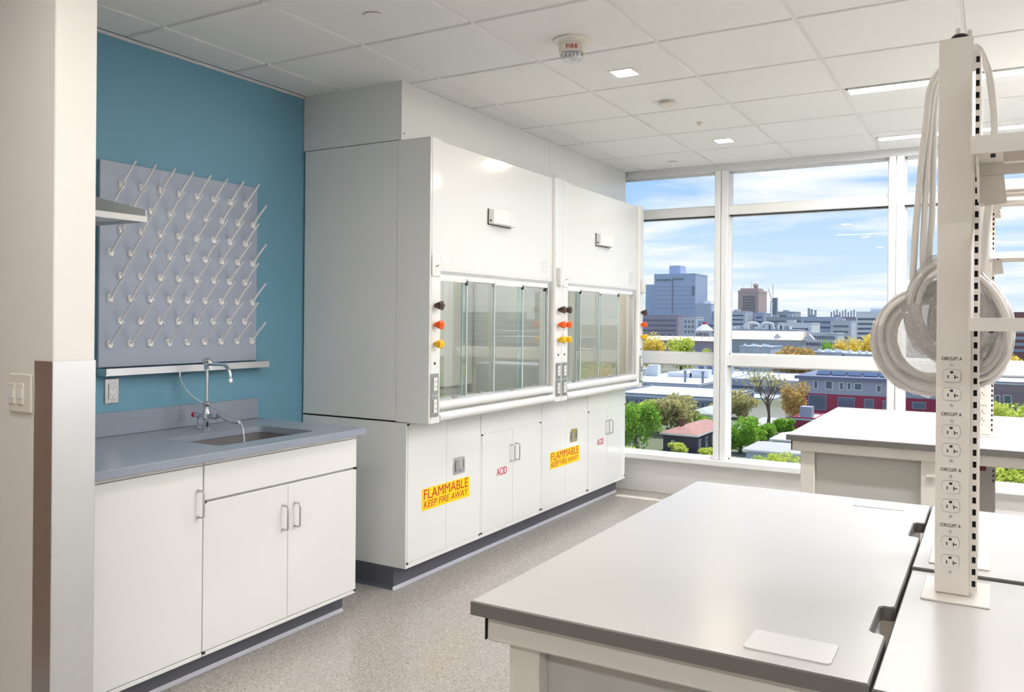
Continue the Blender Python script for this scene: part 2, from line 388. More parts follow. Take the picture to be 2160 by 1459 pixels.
# ================================================================== SINK ALCOVE
XS = -2.725     # face of the sink cabinets
def base_cabinet(name, label, y0, y1, doors, drawer):
    c = thing(name, label, 'cabinet', (-3.09, (y0+y1)/2, .1))
    q = MB(); q.box(XW+.002, XS-.022, y0+.001, y0+.019, .098, .8835).box(XW+.002, XS-.022, y1-.019, y1-.001, .098, .8835)      # open-topped box
    q.box(XW+.002, XS-.022, y0+.019, y1-.019, .098, .116).box(XW+.002, XW+.012, y0+.019, y1-.019, .116, .8835).box(XS-.040, XS-.022, y0+.019, y1-.019, .80, .8835)
    q.box(XS-.0218, XS-.0206, y0+.0005, y1-.0005, .098, .8835)
    obj('carcass', q, WHITE2, c)
    top = .862
    if drawer:
        obj('false_drawer_front', MB().cbox(XS-.02, XS, y0+.004, y1-.002, .722, top, .0015), WHITE2, c); top = .712
    n = len(doors); w = (y1-y0-.001)/n
    for i, hy in enumerate(doors):
        a = y0+.0015+i*w; b = a+w-.002
        dd = obj('door', MB().cbox(XS-.02, XS, a, b, .118, top, .0015), WHITE2, c)
        obj('handle', handle_mb((XS, hy, (.715 if not drawer else .57)), .105, .034, .0045), STEEL, dd, True)
        hs = b-.001 if hy < (a+b)/2 else a+.001
        for hz in (top+.003, .112): obj('hinge', MB().cbox(XS-.012, XS+.003, (hs-.012 if hs > (a+b)/2 else hs-.001), (hs+.001 if hs > (a+b)/2 else hs+.012), hz-.005, hz+.005, .001), DARK, dd)
    obj('top_rail', MB().cbox(XS-.02, XS, y0+.0008, y1-.0008, .8645, .8835, .001), WHITE2, c)
    obj('bottom_rail', MB().cbox(XS-.02, XS, y0+.002, y1-.001, .099, .115, .001), WHITE2, c)
    return c
base_cabinet('base_cabinet', 'white single-door base cabinet beside the steel corner guard', 1.64, 2.2535, [2.229], False)
base_cabinet('sink_cabinet', 'white two-door base cabinet with false drawer front under the sink', 2.2545, 3.177, [2.683, 2.757], True)
kb = struct('baseboard_sink', MB().box(XW+.002, -2.80, 1.62, 3.165, 0, .098), BASEV)
obj('cove_strip', MB().prism([(-2.80, .015), (-2.80, 0), (-2.790, 0), (-2.797, .006)], 'y', 1.62, 3.165), BASEL, kb)

def plate_with_hole(x0, x1, y0, y1, z0, z1, hx, hy, hw, hh, hr, ch=.003):
    inner = rrect(hx, hy, hw, hh, hr, 6); n = len(inner); outer = []
    for px, py in inner:
        dx, dy = px-hx, py-hy; t = 1e9
        if dx > 1e-9: t = min(t, (x1-hx)/dx)
        if dx < -1e-9: t = min(t, (x0-hx)/dx)
        if dy > 1e-9: t = min(t, (y1-hy)/dy)
        if dy < -1e-9: t = min(t, (y0-hy)/dy)
        outer.append((hx+dx*t, hy+dy*t))
    for cx, cy in ((x0, y0), (x0, y1), (x1, y0), (x1, y1)):     # snap nearest sample to the corners
        k = min(range(n), key=lambda i: (outer[i][0]-cx)**2+(outer[i][1]-cy)**2); outer[k] = (cx, cy)
    mb = MB(); xm, ym = (x0+x1)/2, (y0+y1)/2
    def ins(p): return (p[0]+(ch if p[0] < xm else -ch), p[1]+(ch if p[1] < ym else -ch)) if (min(abs(p[0]-x0), abs(p[0]-x1)) < 1e-6 and min(abs(p[1]-y0), abs(p[1]-y1)) < 1e-6) else ((p[0]+(ch if abs(p[0]-x0) < 1e-6 else -ch), p[1]) if min(abs(p[0]-x0), abs(p[0]-x1)) < 1e-6 else (p[0], p[1]+(ch if abs(p[1]-y0) < 1e-6 else -ch)))
    loops = [[(x, y, z1) for x, y in inner], [(*ins(p), z1) for p in outer], [(x, y, z1-ch) for x, y in outer], [(x, y, z0) for x, y in outer], [(x, y, z0) for x, y in inner]]
    vs = [p for l in loops for p in l]; fs = []
    for j in range(5):
        for i in range(n):
            a, b = j*n, ((j+1) % 5)*n; fs.append((a+i, a+(i+1) % n, b+(i+1) % n, b+i))
    return mb.add(vs, fs)
SX, SY, SWX, SWY = -2.998, 2.697, .365, .565
ct = thing('worktop', 'blue-grey epoxy worktop with backsplash round the sink', 'worktop', (-3.09, 2.4, .884))
obj('slab', plate_with_hole(XW+.001, -2.690, 1.603, 3.205, .884, .914, SX, SY, SWX, SWY, .035), EPOXY, ct)
obj('backsplash', MB().cbox(XW+.0005, XW+.020, 1.603, 3.205, .9145, 1.022, .002), EPOXY, ct)
# undermount basin
bs = thing('sink_basin', 'rectangular grey undermount sink basin set in the worktop', 'sink', (SX, SY, .66))
t = MB(); n = 6; rims = []
for w, h, r, z in ((SWX+.03, SWY+.03, .045, .8835), (SWX+.006, SWY+.006, .036, .8835), (SWX-.004, SWY-.004, .04, .70), (SWX-.03, SWY-.03, .04, .672), (.09, .09, .044, .664)):
    rims.append([(x, y, z) for x, y in rrect(SX, SY, w, h, r, n)])
k = len(rims[0]); t.add([p for l in rims for p in l], [(j*k+i, j*k+(i+1) % k, (j+1)*k+(i+1) % k, (j+1)*k+i) for j in range(4) for i in range(k)]+[tuple(range(4*k, 5*k))])
obj('bowl', t, pm('sink_resin', (122, 118, 122), .35), bs, True)
obj('drain', MB().lathe([(.04, .664), (.04, .667), (.03, .668), (.0, .666)], (SX, SY, 0)), STEEL, bs, True)

# faucet
FX, FY = -3.291, 2.736
f = thing('lab_faucet', 'chrome gooseneck lab faucet with side levers behind the sink', 'faucet', (FX, FY, .914))
obj('base_flange', MB().lathe([(.026, .914), (.026, .919), (.021, .924), (.015, .925)], (FX, FY, 0), n=24), CHROME, f, True)
obj('body', MB().lathe([(.014, .924), (.0135, .960), (.020, .966), (.020, .992), (.017, 1.0), (.014, 1.006), (.0135, 1.022), (.016, 1.024), (.018, 1.032), (.018, 1.044), (.012, 1.05)], (FX, FY, 0), n=24), CHROME, f, True)
obj('riser', MB().cyl((FX, FY, 1.05), (FX, FY, 1.205), .0085, n=18), CHROME, f, True)
obj('vacuum_breaker', MB().lathe([(.012, 1.203), (.014, 1.215), (.016, 1.236), (.013, 1.240), (.021, 1.243), (.022, 1.252), (.017, 1.258), (.006, 1.260)], (FX, FY, 0), n=24), CHROME, f, True)
sp = [(FX+.01, FY, 1.228), (FX+.05, FY, 1.230), (FX+.105, FY, 1.231)]
for i in range(1, 8):
    a = PI/2*i/7; sp.append((FX+.105+.058*math.sin(a), FY, 1.231-.058*(1-math.cos(a))))
sp.append((FX+.164, FY, 1.165)); obj('spout', MB().tube(sp, .0085, 14), CHROME, f, True)
obj('spout_collar', MB().cyl((FX+.008, FY, 1.228), (FX+.024, FY, 1.2285), .0145, n=16), CHROME, f, True)
obj('aerator', MB().lathe([(.0095, 1.166), (.012, 1.163), (.012, 1.146), (.009, 1.144)], (FX+.164, FY, 0)), CHROME, f, True)
for sgn, nm in ((-1, 'hot_valve'), (1, 'cold_valve')):
    v = obj(nm, MB().lathe([(.011, sgn*.012), (.012, sgn*.045), (.016, sgn*.048), (.016, sgn*.066), (.011, sgn*.072), (.011, sgn*.082)], (FX, FY, .979), axis='x', n=18), CHROME, f, True)
    if sgn < 0:
        obj('red_index_cap', MB().lathe([(.012, -.082), (.0125, -.094), (.008, -.099)], (FX, FY, .979), axis='x', n=16), RED, v, True)
        obj('lever', MB().tube([(FX-.06, FY, .968), (FX-.045, FY-.012, .945), (FX-.04, FY-.02, .925), (FX-.02, FY-.025, .922)], [.006, .005, .005, .004], 8), CHROME, v, True)
    else:
        obj('lever', MB().tube([(FX+.078, FY, .985), (FX+.105, FY, .985), (FX+.135, FY, .972), (FX+.17, FY, .962), (FX+.20, FY, .962), (FX+.228, FY, .964)], [.0105, .010, .009, .008, .008, .007], 12), CHROME, v, True)

# pegboard drying rack
rk = thing('drying_rack', 'grey pegboard drying rack with slanted white pegs on the blue wall', 'drying rack', (XW, 2.73, 1.225))
obj('board', MB().cbox(XW+.001, XW+.020, 2.272, 3.185, 1.226, 2.155, .002), BOARD, rk)
pk = MB(); bx = .0
pk.prism(rrect(0, 0, .030, .034, .009, 3), 'x', 0, .005)
pk.prism(rrect(0, -.001, .022, .026, .008, 3), 'x', .005, .011)
tip = Vector((.104, 0, .098)); pk.tube([(.006, 0, -.002), tip*.5, tip], [.0058, .0052, .0046], 8)
pk.lathe([(.0046, 0), (.0036, .002), (.0015, .0032)], tuple(tip), n=8)
pegm = pk.mesh('peg', PEGM, True)
DP = .1033
for r in range(8):
    odd = r % 2
    for c in range(8 if odd else 9):
        link('peg', pegm, rk, (XW+.0201, 2.3235+c*DP+(DP/2 if odd else 0), 1.331+r*DP))
tr = obj('drip_tray', MB().box(XW+.001, XW+.068, 2.276, 3.236, 1.190, 1.1925).box(XW+.066, XW+.068, 2.276, 3.236, 1.1925, 1.222).box(XW+.001, XW+.068, 2.276, 2.278, 1.1925, 1.222).box(XW+.001, XW+.068, 3.234, 3.236, 1.1925, 1.222), STEELW, rk)
obj('drain_nipple', MB().cyl((-3.425, 2.687, 1.191), (-3.425, 2.687, 1.165), .0055, n=12), CHROME, tr, True)
def bez(p, n=24):
    """smooth curve through the points"""
    out = []; P_ = [Vector(q) for q in p]; P_ = [P_[0]*2-P_[1]]+P_+[P_[-1]*2-P_[-2]]
    for i in range(1, len(P_)-2):
        for k in range(n):
            t = k/n; a, b, c, d = P_[i-1:i+3]
            out.append(.5*((2*b)+(c-a)*t+(2*a-5*b+4*c-d)*t*t+(3*b-a-3*c+d)*t**3))
    out.append(P_[-2]); return out
tag(obj('drain_hose', MB().tube(bez([(-3.425, 2.687, 1.172), (-3.424, 2.70, 1.135), (-3.42, 2.745, 1.075), (-3.40, 2.815, 1.025), (-3.28, 2.83, .99), (-3.15, 2.80, .965), (-3.09, 2.77, .955), (-3.05, 2.75, .915), (-3.03, 2.74, .83), (-3.02, 2.735, .76)], 8), .003, 8), pm('clear_hose', (214, 222, 230), .2), None, True),
    'thin translucent drain hose hanging from the drip tray into the sink', 'hose')
# outlet on the blue wall
ou = thing('wall_outlet', 'steel-plated wall outlet on the blue wall below the drip tray', 'outlet', (XW, 2.35, 1.116))
obj('cover_plate', MB().cbox(XW+.0005, XW+.006, 2.314, 2.384, 1.060, 1.174, .003), STEEL, ou)
rc = obj('receptacle', MB().cbox(XW+.006, XW+.010, 2.332, 2.366, 1.082, 1.152, .002), WHITE2, ou)
sl = MB()
for z in (1.100, 1.134):
    sl.box(XW+.010, XW+.0104, 2.3405, 2.3425, z-.003, z+.004).box(XW+.010, XW+.0104, 2.3545, 2.3565, z-.003, z+.004).box(XW+.010, XW+.0104, 2.347, 2.351, z-.011, z-.008)
obj('contact_slots', sl, INK, rc)
for z in (1.066, 1.168): obj('screw', MB().cyl((XW+.006, 2.349, z), (XW+.0075, 2.349, z), .0032, n=10), STEEL, ou)
# wall shelf over the worktop
sh = thing('wall_shelf', 'white wall shelf with sloped end panel poking out behind the partition', 'shelf', (-3.28, 1.93, 1.86))
obj('deck', MB().cbox(XW+.001, -3.102, 1.602, 2.262, 1.868, 1.876, .001), WHITE2, sh)
obj('front_lip', MB().cbox(-3.104, -3.10, 1.602, 2.264, 1.853, 1.879, .001), WHITE2, sh)
obj('end_panel', MB().prism([(XW+.001, 1.856), (-3.104, 1.854), (-3.104, 1.906), (XW+.001, 1.987)], 'y', 2.258, 2.263), WHITE2, sh)
obj('back_flange', MB().cbox(XW+.0005, XW+.004, 1.602, 2.258, 1.876, 1.98, .001), WHITE2, sh)

# ================================================================== FUME HOODS
XH = -2.556; XP = -2.585; XG = -2.608
def knob_mesh(mat):
    mb = MB(); n = 30; prof = [(.010, .0), (.010, .012), (.0165, .014), (.0185, .020), (.0225, .044), (.0205, .048), (.012, .050), (.011, .0535), (.0, .054)]
    vs = []; m = len(prof)
    for j, (r, h) in enumerate(prof):
        lobe = .16 if 2 <= j <= 5 else 0
        for i in range(n):
            a = 2*PI*i/n; rr = r*(1+lobe*math.cos(5*a)); vs.append((h, rr*math.cos(a), rr*math.sin(a)))
    mb.add(vs, [(j*n+i, j*n+(i+1) % n, (j+1)*n+(i+1) % n, (j+1)*n+i) for j in range(m-1) for i in range(n)])
    return mb.mesh('knob', mat, True)
KN = [knob_mesh(BROWN), knob_mesh(ORANGE), knob_mesh(YELLOW)]
ZT = 2.4148; ZB = .9057
def outlet_on_post(par, cy, z0, z1):
    p = obj('outlet_plate', MB().cbox(XH, XH+.005, cy-.034, cy+.034, z0, z1, .002), STEEL, par)
    obj('receptacle_face', MB().cbox(XH+.005, XH+.009, cy-.0165, cy+.0165, z0+.021, z1-.021, .0015), WHITE2, p)
    q = MB()
    for z in (z0+.042, z1-.042): q.box(XH+.009, XH+.0094, cy-.008, cy-.0055, z-.004, z+.004).box(XH+.009, XH+.0094, cy+.0055, cy+.008, z-.004, z+.004)
    obj('contact_slots', q, INK, p)
def fume_hood(label, y0, y1, panes, first):
    """y0..y1: outer width along the wall; posts are the two front columns"""
    h = thing('fume_hood', label, 'fume hood', (-3.0, (y0+y1)/2, ZB), 'fume hoods side by side along the wall')
    oa, ob = y0+.10, y1-.095                      # opening between the posts
    # shell
    xm = -2.778
    for ys in ((y0, y0+.012), (y1-.012, y1)):
        obj('side_panel', MB().cbox(XW+.012, xm-.001, ys[0], ys[1], ZB+.003, ZT, .0012), WHITE, h)
        obj('side_panel', MB().cbox(xm+.001, XH-.003, ys[0], ys[1], ZB-.002, ZT, .0012), WHITE, h)
    obj('top_panel', MB().box(XW+.012, XP-.0125, y0+.012, y1-.012, ZT-.012, ZT-.001), WHITE, h)
    # interior liner
    l = MB(); a, b = y0+.06, y1-.06; xb, xf = -3.28, XG-.04
    l.quad((xb, a, .93), (xb, b, .93), (xb, b, 2.2), (xb, a, 2.2)); l.quad((xb, a, .93), (xf, a, .93), (xf, a, 2.2), (xb, a, 2.2))
    l.quad((xb, b, .93), (xf, b, .93), (xf, b, 2.2), (xb, b, 2.2)); l.quad((xb, a, 2.2), (xb, b, 2.2), (xf, b, 2.2), (xf, a, 2.2)); l.quad((xb, a, .935), (xb, b, .935), (xf, b, .935), (xf, a, .935))
    obj('liner', l, LINER, h)
    obj('hood_lamp', MB().box(-3.05, -2.85, a+.25, b-.25, 2.19, 2.198), emis('hood_lamp_lens', (1, .96, .9), 9.0), h)
    obj('baffle', MB().box(xb+.05, xb+.056, a+.02, b-.02, 1.0, 1.9), LINER, h)
    # front: upper panel, two posts, header
    obj('front_panel', MB().cbox(XP-.012, XP, oa-.002, ob+.002, 1.727, ZT, .0015), WHITE, h)
    for pa, pb, rs in ((y0+.0125, oa, 1), (ob, y1-.0125, -1)):
        m = MB(); r = .022 if rs < 0 else .006; pts = [(XG-.06, pa), (XH-r if rs < 0 else XH-.004, pa)]
        if rs < 0:
            for i in range(1, 6): an = PI/2*i/5; pts.append((XH-r+r*math.sin(an), pa+r-r*math.cos(an)))
            pts += [(XH, pb-.002), (XH-.002, pb), (XG-.06, pb)]
        else: pts += [(XH, pa+.004), (XH, pb-.006), (XH-.006, pb), (XG-.06, pb)]
        m.prism(pts, 'z', ZB, ZT); obj('post', m, WHITE, h, True)
    obj('sash_header', MB().prism([(XP, 1.727), (XP, 1.719), (XG+.004, 1.700), (XG-.03, 1.700), (XG-.03, 1.727)], 'y', oa, ob), ALU, h)
    obj('side_track', MB().cbox(XG-.03, XG+.012, ob-.024, ob, .985, 1.70, .002), STEELW, h)
    obj('side_track', MB().cbox(XG-.03, XG+.012, oa, oa+.02, .985, 1.70, .002), STEELW, h)
    obj('sash_track', MB().cbox(XG-.03, XG+.006, oa+.02, ob-.024, 1.672, 1.700, .002), ALU, h)
    obj('bottom_rail', MB().cbox(XG-.028, XG+.004, oa+.02, ob-.024, 1.012, 1.022, .002), STEELW, h)
    # sliding panes
    for i, (pa, pb) in enumerate(panes):
        x = XG+.001 if i % 2 == 0 else XG-.014
        p = obj('sash_pane', MB().box(x-.003, x+.003, pa, pb, 1.018, 1.690), GLASSS, h)
        for e0 in (pa, pb-.008): obj('edge_strip', MB().cbox(x-.005, x+.005, e0, e0+.008, 1.018, 1.690, .001), GEDGE, p)
        obj('top_rail', MB().cbox(x-.0045, x+.0045, pa+.008, pb-.008, 1.664, 1.690, .001), ALU, p)
        obj('finger_clip', MB().cbox(x-.008, x+.010, (pa+pb)/2+.02, (pa+pb)/2+.06, 1.008, 1.030, .002), STEEL, p)
        obj('bumper', MB().cbox(x-.006, x+.008, pb-.014, pb-.002, 1.650, 1.676, .001), BLACK, p)
    # rounded sash handle and airfoil sill
    def nose(x0, x1, z0, z1, ya, yb):
        n = 8; c = (z0+z1)/2; r = (z1-z0)/2; pts = [(x0, z0)]
        for k in range(n+1):
            an = -PI/2+PI*k/n; pts.append((x1-r+r*math.cos(an), c+r*math.sin(an)))
        pts.append((x0, z1)); return MB().prism(pts, 'y', ya, yb)
    obj('sash_handle', nose(XG-.02, XG+.048, .968, 1.014, oa+.002, ob-.004), WHITE, h, True)
    obj('airfoil_sill', nose(XG-.08, XH+.006, .908, .956, oa-.001, ob+.001), WHITE, h, True)
    obj('apron', MB().cbox(XG-.1, XH-.045, oa, ob, ZB, .912, .001), WHITE, h)
    # controls on the posts
    for yc in (y0+.046, y1-.046):
        for km, z in zip(KN, (1.528, 1.427, 1.325)): link('knob', km, h, (XH, yc, z))
        obj('pilot_lamp', MB().lathe([(.0075, XH), (.0075, XH+.003), (.004, XH+.004)], (0, yc, 1.222), axis='x', n=14), DARK, h, True)
        outlet_on_post(h, yc, 1.057, 1.168); outlet_on_post(h, yc, .940, 1.052)
    # switch plate (first post) and monitor
    sw = obj('switch_plate', MB().cbox(XH, XH+.006, y0+.012, y0+.082, 1.683, 1.797, .002), WHITE2, h)
    obj('toggle', MB().cyl((XH+.006, y0+.047, 1.735), (XH+.022, y0+.047, 1.742), .0045, .003, n=8), STEEL, sw, True)
    mo = obj('monitor_box', MB().cbox(XH, XH+.03, y1-.078, y1-.020, 1.690, 1.808, .003), WHITE2, h)
    obj('monitor_screen', MB().cbox(XH+.03, XH+.0315, y1-.070, y1-.03, 1.705, 1.795, .001), WHITE2, mo)
    # fan status housing on the upper panel
    c = (oa+ob)/2-.025; m = MB(); pts = [(XP, c-.13), (XP+.040, c-.128), (XP+.054, c-.10)]
    for k in range(7): pts.append((XP+.054+.012*math.sin(PI*k/6), c-.08+.16*k/6))
    pts += [(XP+.054, c+.10), (XP+.036, c+.128), (XP, c+.13)]
    m.prism(pts, 'z', 2.022, 2.106); ho = obj('status_housing', m, WHITE2, h, True)
    obj('gasket', MB().box(XP, XP+.006, c-.133, c+.133, 2.018, 2.110), DARK, ho)
    obj('sounder_hole', MB().cyl((XP+.02, c-.1305, 2.040), (XP+.02, c-.126, 2.040), .006, n=12), INK, ho)
    # printed labels by the sash
    lb = obj('certification_label', MB().box(XP, XP+.0006, ob-.16, ob-.03, 1.75, 1.865), WHITE2, h)
    q = MB()
    for k in range(9): q.box(XP+.0006, XP+.0009, ob-.152, ob-.04-.03*(k % 3 == 2), 1.852-k*.011, 1.855-k*.011)
    obj('label_print', q, pm('pale_print', (196, 200, 204), .6), lb)
    l2 = obj('safety_label', MB().box(XP, XP+.0006, oa+.012, oa+.135, 1.765, 1.812), WHITE2, h)
    obj('label_print', text_mb('S', .03, TO_PX, (XP+.0006, oa+.032, 1.788)), pm('pale_print', (196, 200, 204), .6), l2)
    return h
Y1, YM, Y2 = 3.5485, 5.0815, 6.608
fume_hood('large white fume hood nearest the blue wall, sash fully glazed', Y1, YM-.0005, [(3.66, 3.978), (3.948, 4.306), (4.274, 4.63), (4.592, 4.958)], True)
fume_hood('white fume hood nearest the window, sash slid open at one side', YM+.0005, Y2, [(5.20, 5.487), (5.442, 5.879), (5.808, 6.196)], False)
# enclosure between hoods and ceiling
en = thing('hood_enclosure', 'white metal enclosure panels closing the gap above the fume hoods', 'enclosure', (-3.1, 5.1, ZT))
XB = -2.751; ysm = 5.26
obj('side_panel', MB().cbox(XW+.002, XB-.012, Y1-.002, Y1+.010, ZT+.003, HC-.006, .001), WHITE, en)
obj('front_panel', MB().cbox(XB-.012, XB, Y1-.002, ysm-.001, ZT+.001, HC-.006, .001), WHITE, en)
obj('front_panel', MB().cbox(XB-.012, XB, ysm+.001, YW-.08, ZT+.001, HC-.006, .001), WHITE, en)
obj('closure_trim', MB().box(XW+.002, XB+.006, Y1-.008, YW-.08, HC-.008, HC-.0055), GRIDM, en)
obj('screw', MB().cyl((XB, Y1+.02, 2.452), (XB+.002, Y1+.02, 2.452), .004, n=8), DARK, en)

# base cabinets under the hoods
XC = -2.711
def hood_cabinet(name, label, y0, y1, kind):
    c = thing(name, label, 'cabinet', (-3.07, (y0+y1)/2, .122))
    obj('carcass', MB().cbox(XW+.01, XC+.0065, y0+.0004, y1-.0004, .1214, ZB-.006, .001), WHITE, c)
    zb, zt = .150, (.889 if kind == 'flam' else .748)
    if kind == 'acid': obj('upper_panel', MB().cbox(XC+.006, XC+.0095, y0+.002, y1-.002, .754, .889, .0008), WHITE, c)
    obj('plinth_rail', MB().cbox(XC+.006, XC+.0085, y0+.001, y1-.001, .122, .1465, .0008), WHITE, c)
    ym = (y0+y1)/2+(.004 if kind == 'flam' else .0); ds = []
    for a, b in ((y0+.014, ym-.0012), (ym+.0012, y1-.010)):
        dd = obj('door', MB().cbox(XC+.0067, XC+.010, a, b, zb, zt, .0012), WHITE, c); ds.append(dd)
        hy = a if a < y0+.02 else b
        for hz in (zb-.002, zt+.002): obj('hinge', MB().cbox(XC, XC+.013, hy-.007, hy+.007, hz-.005, hz+.005, .001), DARK, dd)
    if kind == 'flam':
        yy = ym+.125
        m = MB(); pr = rrect(yy, .602, .122, .098, .012, 3); pi_ = rrect(yy, .602, .098, .074, .008, 3); n = len(pr)
        x = XC+.010; vs = [(x, *p) for p in pr]+[(x+.006, *p) for p in rrect(yy, .602, .116, .092, .012, 3)]+[(x+.006, *p) for p in pi_]+[(x+.0008, *p) for p in pi_]
        m.add(vs, [(j*n+i, j*n+(i+1) % n, (j+1)*n+(i+1) % n, (j+1)*n+i) for j in range(3) for i in range(n)]+[tuple(range(3*n, 4*n))])
        lt = obj('paddle_latch', m, CHROME, ds[1], True)
        obj('paddle', MB().cbox(x+.001, x+.006, yy-.036, yy+.004, .570, .634, .002), STEEL, lt)
    else:
        for s_, dd in ((-1, ds[0]), (1, ds[1])):
            obj('handle', handle_mb((XC+.010, ym+s_*.032, .598), .105, .034, .0045), STEEL, dd, True)
        obj('acid_lettering', text_mb('ACID', .068, TO_PX, (XC+.0105, ym-.138, .492), width=.125, bold=.0005), CRIM, ds[0])
    return c, ym
c1, m1 = hood_cabinet('flammables_cabinet', 'white flammables cabinet with paddle latch nearest the blue wall', 3.5495, 4.291, 'flam')
c2, m2 = hood_cabinet('acid_cabinet', 'white acid cabinet between the two yellow flammable signs', 4.292, 5.071, 'acid')
c3, m3 = hood_cabinet('flammables_cabinet', 'white flammables cabinet with paddle latch between the two acid cabinets', 5.072, 5.832, 'flam')
c4, m4 = hood_cabinet('acid_cabinet', 'white acid cabinet at the window end of the row', 5.833, 6.590, 'acid')
def flam_sign(label, ya, yb, ym, za, zb):
    s = thing('warning_sign', label, 'sign', (XC+.0105, (ya+yb)/2, za), 'flammable warning signs on the cabinet doors')
    obj('sticker_half', MB().box(XC+.0102, XC+.0112, ya, ym-.0012, za, zb), SIGNY, s)
    obj('sticker_half', MB().box(XC+.0102, XC+.0112, ym+.0012, yb, za, zb), SIGNY, s)
    c = (ya+yb)/2
    obj('flammable_lettering', text_mb('FLAMMABLE', .0785, TO_PX, (XC+.0114, c, za+.083), width=(yb-ya)*.93, depth=.0004), REDP, s)
    obj('keep_fire_away_lettering', text_mb('KEEP FIRE AWAY', .0545, TO_PX, (XC+.0114, c, za+.029), width=(yb-ya)*.93, depth=.0004, shear=.22), REDP, s)
flam_sign('larger-looking yellow flammable keep fire away sign nearest the sink', 3.690, 4.165, m1, .404, .523)
flam_sign('yellow flammable keep fire away sign on the cabinet between acid doors', 5.208, 5.684, m3, .402, .520)
kb = struct('baseboard_hood', MB().box(XW+.01, -2.7815, Y1+.001, 6.585, 0, .121), BASEV)
obj('cove_strip', MB().prism([(-2.7815, .017), (-2.7815, 0), (-2.771, 0), (-2.778, .007)], 'y', Y1-.008, 6.585), BASEL, kb)
obj('side_cove', MB().prism([(Y1+.001, .017), (Y1-.003, .007), (Y1-.010, 0), (Y1+.001, 0)], 'x', XW+.01, -2.7815), BASEV, kb)

# ================================================================== ISLAND BENCHES
def top_slab(poly, z0, z1, ch=.0025):
    """bench top from an outline; laminate face, darker edge, chamfered arris"""
    bm = bmesh.new(); vs = [bm.verts.new((x, y, z0)) for x, y in poly]; f = bm.faces.new(vs)
    r = bmesh.ops.extrude_face_region(bm, geom=[f]); up = [v for v in r['geom'] if isinstance(v, bmesh.types.BMVert)]
    for v in up: v.co.z = z1
    bm.edges.ensure_lookup_table()
    es = [e for e in bm.edges if all(abs(v.co.z-z1) < 1e-6 for v in e.verts)]
    bmesh.ops.bevel(bm, geom=es, offset=ch, segments=1, affect='EDGES')
    mb = MB(); bm.verts.index_update(); bm.normal_update()
    mb.v = [v.co[:] for v in bm.verts]
    for fc in bm.faces:
        mb.f.append(tuple(v.index for v in fc.verts)); mb.m.append(0 if abs(fc.normal.z) > .95 and fc.calc_center_median().z > z1-.001 else 1)
    bm.free(); return mb
def leg_mb(x, y, w, z1): return MB().cbox(x, x+w, y, y+w, .025, z1, .003)
